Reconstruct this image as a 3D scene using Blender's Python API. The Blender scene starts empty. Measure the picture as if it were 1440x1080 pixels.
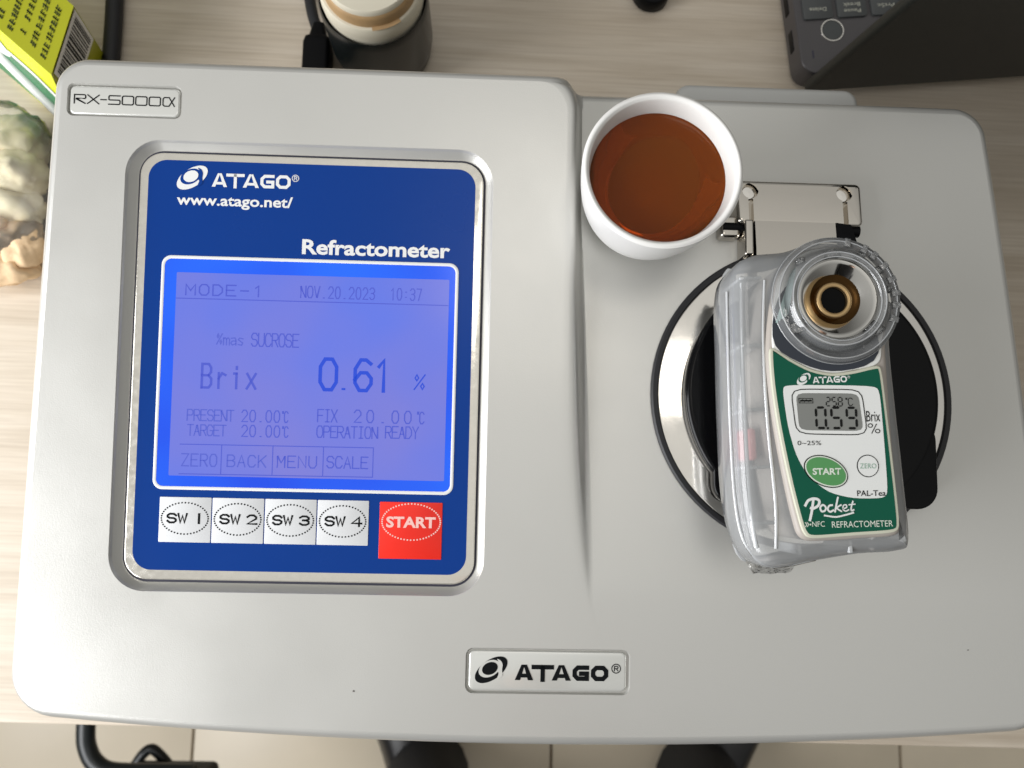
import bpy, math, random
from mathutils import Matrix, Vector, noise
random.seed(7)
K = 0.001                                    # everything below is written in millimetres
SC = bpy.context.scene
COL = SC.collection
R = math.radians

# ------------------------------------------------------------------ camera, world, lamps, exposure
cam_d = bpy.data.cameras.new('camera')
cam_d.sensor_width = 36.0
cam_d.lens = 36.0 * 1180 / 1440
cam_d.clip_start = 0.01
cam_d.clip_end = 50
cam_d.dof.use_dof = True
cam_d.dof.focus_distance = 0.30
cam_d.dof.aperture_fstop = 16
cam = bpy.data.objects.new('camera', cam_d)
COL.objects.link(cam)
cam.matrix_world = (Matrix.Translation(Vector((-10.02, -38.857, 322.569)) * K)
                    @ Matrix.Rotation(R(7.0), 4, 'X') @ Matrix.Rotation(R(-1.8), 4, 'Y') @ Matrix.Rotation(R(1.42), 4, 'Z'))
SC.camera = cam

world = bpy.data.worlds.new('World')
SC.world = world
world.use_nodes = True
wn = world.node_tree
bg = wn.nodes['Background']
wtc = wn.nodes.new('ShaderNodeTexCoord')
wsep = wn.nodes.new('ShaderNodeSeparateXYZ')
wmap = wn.nodes.new('ShaderNodeMapRange')
wmap.inputs['From Min'].default_value = -1
wramp = wn.nodes.new('ShaderNodeValToRGB')     # plain room: pale ceiling, duller walls, dim below
wramp.color_ramp.elements[0].position = 0.45
wramp.color_ramp.elements[0].color = (0.10, 0.095, 0.085, 1)
wramp.color_ramp.elements[1].position = 1.0
wramp.color_ramp.elements[1].color = (0.98, 0.97, 0.93, 1)
e_ = wramp.color_ramp.elements.new(0.62)
e_.color = (0.17, 0.168, 0.16, 1)
e2_ = wramp.color_ramp.elements.new(0.86)
e2_.color = (0.60, 0.60, 0.58, 1)
wn.links.new(wtc.outputs['Generated'], wsep.inputs[0])
wn.links.new(wsep.outputs['Z'], wmap.inputs['Value'])
wn.links.new(wmap.outputs['Result'], wramp.inputs['Fac'])
wn.links.new(wramp.outputs['Color'], bg.inputs['Color'])
bg.inputs['Strength'].default_value = 0.62


def area(name, loc, target, size, power, color):
    d = bpy.data.lights.new(name, 'AREA')
    d.shape = 'RECTANGLE'
    d.size, d.size_y = size[0] * K, size[1] * K
    d.energy = power
    d.color = color
    o = bpy.data.objects.new(name, d)
    COL.objects.link(o)
    o.location = Vector(loc) * K
    o.rotation_euler = (Vector(target) - Vector(loc)).to_track_quat('-Z', 'Y').to_euler()
    return o


area('window_light', (-900, -330, 400), (0, 0, 0), (900, 700), 18, (0.97, 0.98, 1.0))
area('ring_reflection_fill', (110, 280, 1700), (110, 280, 0), (420, 380), 1.1, (1.0, 0.95, 0.88))  # added overhead lamp, placed for the stage ring to mirror as a bright patch

SC.view_settings.view_transform = 'Standard'
SC.view_settings.look = 'None'
SC.view_settings.exposure = 0.12
SC.view_settings.gamma = 1.0
SC.view_settings.use_curve_mapping = False
SC.cycles.use_denoising = True
SC.cycles.max_bounces = 10
SC.cycles.transparent_max_bounces = 16
SC.cycles.caustics_reflective = False
SC.cycles.caustics_refractive = False


# ------------------------------------------------------------------ materials
def mat(name, base, rough=0.5, metal=0.0, coat=0.0, bump=0.0, bscale=500.0, vary=0.0, vscale=60.0,
        emit=None, estr=1.0, spec=None, alpha=None, rvary=0.0, coat_rough=0.05):
    m = bpy.data.materials.new(name)
    m.use_nodes = True
    nt = m.node_tree
    p = nt.nodes['Principled BSDF']
    p.inputs['Base Color'].default_value = (*base, 1)
    p.inputs['Roughness'].default_value = rough
    p.inputs['Metallic'].default_value = metal
    p.inputs['Coat Weight'].default_value = coat
    p.inputs['Coat Roughness'].default_value = coat_rough
    if spec is not None:
        p.inputs['Specular IOR Level'].default_value = spec
    if emit:
        p.inputs['Emission Color'].default_value = (*emit, 1)
        p.inputs['Emission Strength'].default_value = estr
    if bump or vary or rvary:
        tc = nt.nodes.new('ShaderNodeTexCoord')
    if bump:
        n = nt.nodes.new('ShaderNodeTexNoise')
        n.inputs['Scale'].default_value = bscale
        n.inputs['Detail'].default_value = 4
        b = nt.nodes.new('ShaderNodeBump')
        b.inputs['Strength'].default_value = bump
        b.inputs['Distance'].default_value = 0.0004
        nt.links.new(tc.outputs['Object'], n.inputs['Vector'])
        nt.links.new(n.outputs['Fac'], b.inputs['Height'])
        nt.links.new(b.outputs['Normal'], p.inputs['Normal'])
    if vary or rvary:
        n2 = nt.nodes.new('ShaderNodeTexNoise')
        n2.inputs['Scale'].default_value = vscale
        n2.inputs['Detail'].default_value = 6
        nt.links.new(tc.outputs['Object'], n2.inputs['Vector'])
    if vary:
        mx = nt.nodes.new('ShaderNodeMix')
        mx.data_type = 'RGBA'
        mx.inputs['A'].default_value = (*[c * (1 - vary) for c in base], 1)
        mx.inputs['B'].default_value = (*[min(1, c * (1 + vary)) for c in base], 1)
        nt.links.new(n2.outputs['Fac'], mx.inputs['Factor'])
        nt.links.new(mx.outputs['Result'], p.inputs['Base Color'])
    if rvary:
        mr = nt.nodes.new('ShaderNodeMapRange')
        mr.inputs['From Min'].default_value = 0.3
        mr.inputs['From Max'].default_value = 0.7
        mr.inputs['To Min'].default_value = max(0.02, rough - rvary)
        mr.inputs['To Max'].default_value = rough + rvary
        nt.links.new(n2.outputs['Fac'], mr.inputs['Value'])
        nt.links.new(mr.outputs['Result'], p.inputs['Roughness'])
    return m


def clear_mat(name, tint, milky, gloss_rough=0.08, bump=0.0, bscale=300, ior=1.45, diff=(0.93, 0.95, 0.96)):
    """see-through plastic: tinted transparency, a milky share that scatters, fresnel gloss"""
    m = bpy.data.materials.new(name)
    m.use_nodes = True
    nt = m.node_tree
    nt.nodes.remove(nt.nodes['Principled BSDF'])
    out = nt.nodes['Material Output']
    tr = nt.nodes.new('ShaderNodeBsdfTransparent')
    tr.inputs['Color'].default_value = (*tint, 1)
    df = nt.nodes.new('ShaderNodeBsdfDiffuse')
    df.inputs['Color'].default_value = (*diff, 1)
    tl = nt.nodes.new('ShaderNodeBsdfTranslucent')
    tl.inputs['Color'].default_value = (*diff, 1)
    m0 = nt.nodes.new('ShaderNodeMixShader')
    m0.inputs[0].default_value = 0.4
    nt.links.new(df.outputs[0], m0.inputs[1])
    nt.links.new(tl.outputs[0], m0.inputs[2])
    m1 = nt.nodes.new('ShaderNodeMixShader')
    m1.inputs[0].default_value = milky
    nt.links.new(tr.outputs[0], m1.inputs[1])
    nt.links.new(m0.outputs[0], m1.inputs[2])
    gl = nt.nodes.new('ShaderNodeBsdfGlossy')
    gl.inputs['Roughness'].default_value = gloss_rough
    fr = nt.nodes.new('ShaderNodeFresnel')
    fr.inputs['IOR'].default_value = ior
    m2 = nt.nodes.new('ShaderNodeMixShader')
    nt.links.new(fr.outputs[0], m2.inputs[0])
    nt.links.new(m1.outputs[0], m2.inputs[1])
    nt.links.new(gl.outputs[0], m2.inputs[2])
    nt.links.new(m2.outputs[0], out.inputs['Surface'])
    if bump:
        tc = nt.nodes.new('ShaderNodeTexCoord')
        n = nt.nodes.new('ShaderNodeTexNoise')
        n.inputs['Scale'].default_value = bscale
        n.inputs['Detail'].default_value = 3
        b = nt.nodes.new('ShaderNodeBump')
        b.inputs['Strength'].default_value = bump
        b.inputs['Distance'].default_value = 0.001
        nt.links.new(tc.outputs['Object'], n.inputs['Vector'])
        nt.links.new(n.outputs['Fac'], b.inputs['Height'])
        for s in (gl, df, fr):
            nt.links.new(b.outputs['Normal'], s.inputs['Normal'])
    return m


def wood_mat():
    m = bpy.data.materials.new('oak_laminate')
    m.use_nodes = True
    nt = m.node_tree
    p = nt.nodes['Principled BSDF']
    p.inputs['Roughness'].default_value = 0.45
    tc = nt.nodes.new('ShaderNodeTexCoord')

    def noise_layer(sx, sy, scale, detail):
        mp = nt.nodes.new('ShaderNodeMapping')
        mp.inputs['Scale'].default_value = (sx, sy, 1)
        n = nt.nodes.new('ShaderNodeTexNoise')
        n.inputs['Scale'].default_value = scale
        n.inputs['Detail'].default_value = detail
        n.inputs['Roughness'].default_value = 0.6
        n.inputs['Distortion'].default_value = 0.3
        nt.links.new(tc.outputs['Object'], mp.inputs['Vector'])
        nt.links.new(mp.outputs['Vector'], n.inputs['Vector'])
        return n
    a = noise_layer(2.2, 34, 4.0, 8)
    b = noise_layer(6, 260, 3.0, 4)
    c = noise_layer(1.2, 6, 3.0, 3)
    r1 = nt.nodes.new('ShaderNodeValToRGB')
    r1.color_ramp.elements[0].position = 0.32
    r1.color_ramp.elements[0].color = (0.56, 0.48, 0.375, 1)
    r1.color_ramp.elements[1].position = 0.68
    r1.color_ramp.elements[1].color = (0.68, 0.605, 0.50, 1)
    nt.links.new(a.outputs['Fac'], r1.inputs['Fac'])
    mx = nt.nodes.new('ShaderNodeMix')
    mx.data_type = 'RGBA'
    mx.blend_type = 'MULTIPLY'
    mx.inputs['Factor'].default_value = 0.42
    r2 = nt.nodes.new('ShaderNodeValToRGB')
    r2.color_ramp.elements[0].position = 0.35
    r2.color_ramp.elements[0].color = (0.72, 0.68, 0.64, 1)
    r2.color_ramp.elements[1].position = 0.6
    r2.color_ramp.elements[1].color = (1, 1, 1, 1)
    nt.links.new(b.outputs['Fac'], r2.inputs['Fac'])
    nt.links.new(r1.outputs['Color'], mx.inputs['A'])
    nt.links.new(r2.outputs['Color'], mx.inputs['B'])
    mx2 = nt.nodes.new('ShaderNodeMix')
    mx2.data_type = 'RGBA'
    mx2.blend_type = 'MULTIPLY'
    mx2.inputs['Factor'].default_value = 0.5
    r3 = nt.nodes.new('ShaderNodeValToRGB')
    r3.color_ramp.elements[0].position = 0.3
    r3.color_ramp.elements[0].color = (0.82, 0.78, 0.74, 1)
    r3.color_ramp.elements[1].position = 0.7
    nt.links.new(c.outputs['Fac'], r3.inputs['Fac'])
    nt.links.new(mx.outputs['Result'], mx2.inputs['A'])
    nt.links.new(r3.outputs['Color'], mx2.inputs['B'])
    nt.links.new(mx2.outputs['Result'], p.inputs['Base Color'])
    bp = nt.nodes.new('ShaderNodeBump')
    bp.inputs['Strength'].default_value = 0.15
    bp.inputs['Distance'].default_value = 0.0003
    nt.links.new(b.outputs['Fac'], bp.inputs['Height'])
    nt.links.new(bp.outputs['Normal'], p.inputs['Normal'])
    return m


def tea_mat():
    m = bpy.data.materials.new('tea')
    m.use_nodes = True
    nt = m.node_tree
    nt.nodes.remove(nt.nodes['Principled BSDF'])
    out = nt.nodes['Material Output']
    tr = nt.nodes.new('ShaderNodeBsdfTransparent')
    gl = nt.nodes.new('ShaderNodeBsdfGlossy')
    gl.inputs['Roughness'].default_value = 0.02
    fr = nt.nodes.new('ShaderNodeFresnel')
    fr.inputs['IOR'].default_value = 1.33
    mx = nt.nodes.new('ShaderNodeMixShader')
    nt.links.new(fr.outputs[0], mx.inputs[0])
    df = nt.nodes.new('ShaderNodeBsdfDiffuse')      # diffuse colour brightens the brew and hides shadow edges in the cup
    df.inputs['Color'].default_value = (0.46, 0.105, 0.006, 1)
    md = nt.nodes.new('ShaderNodeMixShader')
    md.inputs[0].default_value = 0.24
    nt.links.new(tr.outputs[0], md.inputs[1])
    nt.links.new(df.outputs[0], md.inputs[2])
    nt.links.new(md.outputs[0], mx.inputs[1])
    nt.links.new(gl.outputs[0], mx.inputs[2])
    nt.links.new(mx.outputs[0], out.inputs['Surface'])
    va = nt.nodes.new('ShaderNodeVolumeAbsorption')
    va.inputs['Color'].default_value = (0.86, 0.58, 0.03, 1)
    va.inputs['Density'].default_value = 98
    nt.links.new(va.outputs[0], out.inputs['Volume'])
    return m


MT = dict(
    silver=mat('silver_paint', (0.62, 0.613, 0.58), 0.34, 0.50, bump=0.10, bscale=2000, rvary=0.045, vscale=22, vary=0.012, coat=0.25, coat_rough=0.22),
    silver_low=mat('silver_plastic', (0.50, 0.50, 0.48), 0.45, 0.2, bump=0.05, bscale=1800),
    frame=mat('worn_chrome', (0.90, 0.86, 0.78), 0.13, 0.85, bump=0.018, bscale=500, vary=0.06, vscale=400, rvary=0.06),
    blue=mat('blue_film', (0.0005, 0.038, 0.235), 0.25, 0.0, spec=0.2, rvary=0.03, vscale=40),
    white=mat('white_print', (0.80, 0.80, 0.79), 0.4),
    key=mat('key_film', (0.74, 0.75, 0.76), 0.35),
    seam=mat('seam_dark', (0.03, 0.03, 0.05), 0.5),
    black_print=mat('black_print', (0.006, 0.007, 0.008), 0.5, spec=0.08),
    red=mat('red_film', (0.90, 0.025, 0.012), 0.30),
    redprint=mat('pale_red_print', (0.90, 0.55, 0.50), 0.4),
    lcd=mat('lcd_glass', (0.03, 0.035, 0.12), 0.14, emit=(0.13, 0.15, 0.53), estr=1.0),
    lcdborder=mat('lcd_backlight', (0.005, 0.03, 0.2), 0.12, emit=(0.002, 0.075, 0.66), estr=1.0),
    lcdink=mat('lcd_ink', (0.02, 0.03, 0.14), 0.2, emit=(0.050, 0.068, 0.43), estr=1.0),
    lcdbold=mat('lcd_ink_bold', (0.01, 0.02, 0.16), 0.2, emit=(0.004, 0.045, 0.46), estr=1.0),
    lcdfaint=mat('lcd_ink_glare', (0.03, 0.04, 0.15), 0.2, emit=(0.055, 0.075, 0.42), estr=1.0),  # ink tone paled for the glare over the left-hand text
    badge=mat('badge_silver', (0.70, 0.70, 0.66), 0.22, 0.35, coat=1.0, rvary=0.03, vscale=200),
    badgerim=mat('badge_recess', (0.30, 0.29, 0.26), 0.4, 0.5, vary=0.3, vscale=350),
    chrome=mat('chrome', (0.66, 0.62, 0.56), 0.05, 1.0, bump=0.03, bscale=120),
    brushed=mat('polished_steel', (0.90, 0.865, 0.81), 0.10, 1.0, bump=0.03, bscale=250, rvary=0.04, vscale=90),
    black=mat('black_plastic', (0.004, 0.004, 0.0045), 0.42, spec=0.12, bump=0.05, bscale=2500),
    lidblack=mat('gloss_black_lid', (0.003, 0.003, 0.0035), 0.16, spec=0.16, bump=0.01, bscale=200),
    rubber=mat('black_rubber', (0.012, 0.012, 0.014), 0.55, bump=0.05, bscale=1500),
    porcelain=mat('porcelain', (0.82, 0.81, 0.78), 0.22),
    tea=tea_mat(),
    wood=wood_mat(),
    cream=mat('cream_edge', (0.60, 0.60, 0.48), 0.45),
    green=mat('green_label', (0.002, 0.092, 0.052), 0.28, spec=0.2, vary=0.12, vscale=40),
    labelwhite=mat('white_label', (0.80, 0.81, 0.79), 0.35),
    greenbtn=mat('green_button', (0.085, 0.30, 0.095), 0.4),
    paleprint=mat('pale_print', (0.72, 0.78, 0.68), 0.4),
    palegreen=mat('sage_print', (0.25, 0.42, 0.32), 0.4),
    darkgreen=mat('dark_green_print', (0.01, 0.09, 0.055), 0.4),
    lcdgrey=mat('grey_lcd', (0.215, 0.22, 0.205), 0.25),
    segment=mat('lcd_segment', (0.010, 0.011, 0.010), 0.5, spec=0.1),
    milky=clear_mat('milky_sleeve', (0.99, 0.995, 0.995), 0.40, 0.08, bump=0.2, bscale=70, ior=1.5),
    rib=clear_mat('sleeve_rib', (0.97, 0.98, 0.98), 0.80, 0.12, ior=1.6),
    clear=clear_mat('clear_plastic', (0.99, 0.99, 0.99), 0.20, 0.03, bump=0.35, bscale=160, ior=1.7),
    clearlump=clear_mat('crumpled_clear_plastic', (0.95, 0.95, 0.94), 0.22, 0.03, bump=1.0, bscale=420, ior=2.3),
    palbody=mat('grey_body', (0.42, 0.38, 0.34), 0.45, vary=0.15, vscale=30),
    edgeclear=clear_mat('edge_glint', (0.98, 0.98, 0.98), 0.62, 0.05, ior=1.8),  # milky white carries the bright edge highlights of the clear ring
    palsilver=mat('silver_housing', (0.82, 0.82, 0.79), 0.3, 0.15),
    navy=mat('dark_grey_body', (0.020, 0.026, 0.038), 0.35),
    steel=mat('stage_steel', (0.80, 0.78, 0.74), 0.10, 1.0),
    brass=mat('brass', (0.58, 0.40, 0.20), 0.38, 1.0, bump=0.05, bscale=900),
    seat=mat('seat_brass_reflection', (0.055, 0.026, 0.006), 0.2, 0.9, vary=0.4, vscale=200),  # dark brown paints in the brass reflected inside the stage cavity
    prism=mat('prism_black', (0.002, 0.002, 0.002), 0.05, spec=0.1),
    teal=mat('pale_teal_film', (0.50, 0.66, 0.63), 0.35),
    pink=mat('pink_tag', (0.55, 0.16, 0.16), 0.5),
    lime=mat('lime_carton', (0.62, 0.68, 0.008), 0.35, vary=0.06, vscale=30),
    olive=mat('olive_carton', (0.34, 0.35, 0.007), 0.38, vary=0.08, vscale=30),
    leaf=mat('leaf_green', (0.02, 0.17, 0.06), 0.4, vary=0.4, vscale=60),
    cartonwhite=mat('carton_white', (0.74, 0.74, 0.72), 0.4),
    cartonink=mat('carton_ink', (0.045, 0.06, 0.006), 0.5),
    bag=clear_mat('bag_film', (0.99, 0.985, 0.97), 0.14, 0.07, bump=1.0, bscale=170, ior=1.5),
    bagcontent=mat('pale_dry_content', (0.88, 0.71, 0.50), 0.8, vary=0.35, vscale=110, bump=0.6, bscale=220),
    tancontent=mat('tan_dry_content', (0.76, 0.54, 0.33), 0.8, vary=0.35, vscale=80, bump=0.6, bscale=220),
    jar=mat('dark_green_jar', (0.007, 0.009, 0.009), 0.25, vary=0.3, vscale=60),
    creamlid=mat('cream_lid', (0.70, 0.65, 0.52), 0.5),
    woodring=mat('tan_ring', (0.45, 0.29, 0.14), 0.5, vary=0.25, vscale=120),
    laptop=mat('dark_laptop', (0.075, 0.07, 0.072), 0.38, 0.3, bump=0.03, bscale=3000),
    laptoplid=mat('black_lid', (0.010, 0.0115, 0.0095), 0.5, bump=0.02, bscale=2500),
    keycap=mat('keycap', (0.060, 0.064, 0.064), 0.5),
    keyprint=mat('key_print', (0.50, 0.50, 0.42), 0.5),
    tile=mat('floor_tile', (0.64, 0.56, 0.43), 0.35, vary=0.12, vscale=8),
    grout=mat('grout', (0.16, 0.12, 0.085), 0.8),
    trousers=mat('black_cloth', (0.012, 0.012, 0.013), 0.85, bump=0.3, bscale=700),
    shoe=mat('black_leather', (0.014, 0.013, 0.014), 0.30, bump=0.1, bscale=250),
    tube=mat('black_tube', (0.010, 0.013, 0.014), 0.35),
    skin=mat('skin', (0.52, 0.33, 0.24), 0.5),
    speck=mat('dirt_speck', (0.12, 0.11, 0.10), 0.7),
)

def uneven(m, c1, c2, scale):
    nt = m.node_tree
    tc = nt.nodes.new('ShaderNodeTexCoord')
    n = nt.nodes.new('ShaderNodeTexNoise')
    n.inputs['Scale'].default_value = scale
    n.inputs['Detail'].default_value = 2
    r = nt.nodes.new('ShaderNodeValToRGB')
    r.color_ramp.elements[0].position = 0.33
    r.color_ramp.elements[0].color = (*c1, 1)
    r.color_ramp.elements[1].position = 0.67
    r.color_ramp.elements[1].color = (*c2, 1)
    nt.links.new(tc.outputs['Object'], n.inputs['Vector'])
    nt.links.new(n.outputs['Fac'], r.inputs['Fac'])
    nt.links.new(r.outputs['Color'], nt.nodes['Principled BSDF'].inputs['Emission Color'])


uneven(MT['lcd'], (0.155, 0.155, 0.51), (0.085, 0.14, 0.61), 16)          # patchy backlight of the big display, its pale tone includes painted haze
uneven(MT['lcdborder'], (0.001, 0.035, 0.56), (0.004, 0.105, 0.74), 14)

# ------------------------------------------------------------------ helpers
Z0, S = 6.103, 0.078                         # sloped top of the instrument: z = Z0 + S*y


def plane_warp(v):
    return (v[0], v[1], v[2] + Z0 + S * v[1])


def link(me, name, material, parent=None, smooth=None, label=None):
    if material is not None:
        me.materials.append(MT[material])
    o = bpy.data.objects.new(name, me)
    COL.objects.link(o)
    if smooth is not None:
        me.polygons.foreach_set('use_smooth', [True] * len(me.polygons))
        me.set_sharp_from_angle(angle=R(smooth))
    if parent is not None:
        o.parent = parent
    if label:
        o['label'] = label
    return o


def mk(name, verts, faces, material, parent=None, smooth=None, warp=None, label=None):
    if warp:
        verts = [warp(v) for v in verts]
    me = bpy.data.meshes.new(name)
    me.from_pydata([(v[0] * K, v[1] * K, v[2] * K) for v in verts], [], faces)
    me.update()
    return link(me, name, material, parent, smooth, label)


def thing(name, label, cat, loc=(0, 0, 0), rotz=0.0, group=None):
    o = bpy.data.objects.new(name, None)
    COL.objects.link(o)
    o.empty_display_size = 0.02
    o.location = Vector(loc) * K
    o.rotation_euler = (0, 0, rotz)
    o['label'] = label
    o['category'] = cat
    if group:
        o['group'] = group
    return o


def tag(o, label, cat, group=None):
    o['label'] = label
    o['category'] = cat
    if group:
        o['group'] = group
    return o


def rrect(x0, y0, x1, y1, r, n=8):
    pts = []
    for cx, cy, a0 in ((x1 - r, y0 + r, -90), (x1 - r, y1 - r, 0), (x0 + r, y1 - r, 90), (x0 + r, y0 + r, 180)):
        for i in range(n + 1):
            a = R(a0 + 90 * i / n)
            pts.append((cx + r * math.cos(a), cy + r * math.sin(a)))
    return pts


def ellipse(cx, cy, a, b, rot=0.0, n=48):
    c, s = math.cos(R(rot)), math.sin(R(rot))
    out = []
    for i in range(n):
        t = 2 * math.pi * i / n
        u, v = a * math.cos(t), b * math.sin(t)
        out.append((cx + u * c - v * s, cy + u * s + v * c))
    return out


def offset(poly, d):
    """move a counter-clockwise outline inwards by d"""
    n = len(poly)
    out = []
    for i in range(n):
        x0, y0 = poly[i - 1]
        x1, y1 = poly[i]
        x2, y2 = poly[(i + 1) % n]
        ax, ay = x1 - x0, y1 - y0
        bx, by = x2 - x1, y2 - y1
        la, lb = math.hypot(ax, ay) or 1e-9, math.hypot(bx, by) or 1e-9
        nx, ny = -(ay / la + by / lb), ax / la + bx / lb
        l = math.hypot(nx, ny) or 1e-9
        out.append((x1 + nx / l * d, y1 + ny / l * d))
    return out


def catmull(pts, k=6, closed=True):
    n = len(pts)
    out = []
    rng = range(n) if closed else range(n - 1)
    for i in rng:
        if closed:
            p = [pts[(i + j) % n] for j in (-1, 0, 1, 2)]
        else:
            p = [pts[max(0, min(n - 1, i + j))] for j in (-1, 0, 1, 2)]
        for t in range(k):
            t /= k
            out.append(tuple(0.5 * (2 * p[1][c] + (p[2][c] - p[0][c]) * t + (2 * p[0][c] - 5 * p[1][c] + 4 * p[2][c] - p[3][c]) * t * t
                                    + (3 * p[1][c] - p[0][c] - 3 * p[2][c] + p[3][c]) * t ** 3) for c in range(len(p[0]))))
    if not closed:
        out.append(pts[-1])
    return out


def dense(poly, k=4):
    """short segments between the corners, corners lightly rounded"""
    out = []
    n = len(poly)
    for i in range(n):
        a, b = poly[i], poly[(i + 1) % n]
        for t in range(k):
            out.append((a[0] + (b[0] - a[0]) * t / k, a[1] + (b[1] - a[1]) * t / k))
    for _ in range(2):
        m = len(out)
        out = [tuple((out[i - 1][c] + 2 * out[i][c] + out[(i + 1) % m][c]) / 4 for c in (0, 1)) for i in range(m)]
    return out


def loft(rings, cap0=True, cap1=True, close=True):
    """rings: lists of 3D points of equal length"""
    n = len(rings[0])
    v = [p for r in rings for p in r]
    f = []
    for k in range(len(rings) - 1):
        for i in range(n if close else n - 1):
            j = (i + 1) % n
            f.append((k * n + i, k * n + j, (k + 1) * n + j, (k + 1) * n + i))
    if cap0:
        f.append(tuple(range(n - 1, -1, -1)))
    if cap1:
        f.append(tuple((len(rings) - 1) * n + i for i in range(n)))
    return v, f


def solid(name, outline, z0, z1, material, parent=None, bev=0.0, warp=None, smooth=35, bevb=0.0, label=None, steps=4):
    rings = []
    if bevb:
        for i in range(steps + 1):
            a = math.pi / 2 * i / steps
            rings.append([(x, y, z0 + bevb * (1 - math.sin(a))) for x, y in offset(outline, bevb * (1 - math.cos(a)))][:])
        rings.reverse()
        rings = [[(x, y, z0 + bevb * (1 - math.cos(math.pi / 2 * i / steps))) for x, y in offset(outline, bevb * (1 - math.sin(math.pi / 2 * i / steps)))] for i in range(steps + 1)]
    else:
        rings.append([(x, y, z0) for x, y in outline])
    if bev:
        for i in range(steps + 1):
            a = math.pi / 2 * i / steps
            rings.append([(x, y, z1 - bev + bev * math.sin(a)) for x, y in offset(outline, bev * (1 - math.cos(a)))])
    else:
        rings.append([(x, y, z1) for x, y in outline])
    v, f = loft(rings)
    return mk(name, v, f, material, parent, smooth, warp, label)


def flat(name, outline, z, material, parent=None, warp=None, label=None):
    return mk(name, [(x, y, z) for x, y in outline], [tuple(range(len(outline)))], material, parent, None, warp, label)


def flats(name, outlines, z, material, parent=None, warp=None, label=None):
    v, f = [], []
    for o in outlines:
        b = len(v)
        v += [(x, y, z) for x, y in o]
        f.append(tuple(range(b, b + len(o))))
    return mk(name, v, f, material, parent, None, warp, label)


def band(name, outer, inner, z, material, parent=None, warp=None, h=0.0):
    """flat ring between two outlines of equal length (raised by h as a low bead)"""
    n = len(outer)
    if h:
        mid = [((a[0] + b[0]) / 2, (a[1] + b[1]) / 2) for a, b in zip(outer, inner)]
        v = [(x, y, z) for x, y in outer] + [(x, y, z + h) for x, y in mid] + [(x, y, z) for x, y in inner]
        f = [(k * n + i, k * n + (i + 1) % n, (k + 1) * n + (i + 1) % n, (k + 1) * n + i) for k in (0, 1) for i in range(n)]
        return mk(name, v, f, material, parent, 60, warp)
    v = [(x, y, z) for x, y in outer] + [(x, y, z) for x, y in inner]
    f = [(i, (i + 1) % n, n + (i + 1) % n, n + i) for i in range(n)]
    return mk(name, v, f, material, parent, None, warp)


def lathe(name, prof, material, parent=None, n=72, c=(0, 0, 0), smooth=40, cap0=False, cap1=False, warp=None, label=None):
    rings = [[(c[0] + r * math.cos(2 * math.pi * i / n), c[1] + r * math.sin(2 * math.pi * i / n), c[2] + z) for i in range(n)] for r, z in prof]
    v, f = loft(rings, cap0, cap1)
    return mk(name, v, f, material, parent, smooth, warp, label)


def tube_geo(path, r, n=14):
    P = [Vector(p) for p in path]
    rr = r if isinstance(r, (list, tuple)) else [r] * len(P)
    rings = []
    up = Vector((0, 0, 1))
    for i, p in enumerate(P):
        t = (P[min(i + 1, len(P) - 1)] - P[max(i - 1, 0)]).normalized()
        if abs(t.dot(up)) > 0.95:
            up = Vector((0, 1, 0)) if abs(t.y) < 0.9 else Vector((1, 0, 0))
        a = t.cross(up).normalized()
        b = a.cross(t).normalized()
        rings.append([tuple(p + a * (rr[i] * math.cos(2 * math.pi * k / n)) + b * (rr[i] * math.sin(2 * math.pi * k / n))) for k in range(n)])
    return loft(rings)


def tube(name, path, r, material, parent=None, n=14, k=6, label=None):
    if k:
        path = catmull([tuple(p) for p in path], k, False)
    v, f = tube_geo(path, r, n)
    return mk(name, v, f, material, parent, 50, None, label)


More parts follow.
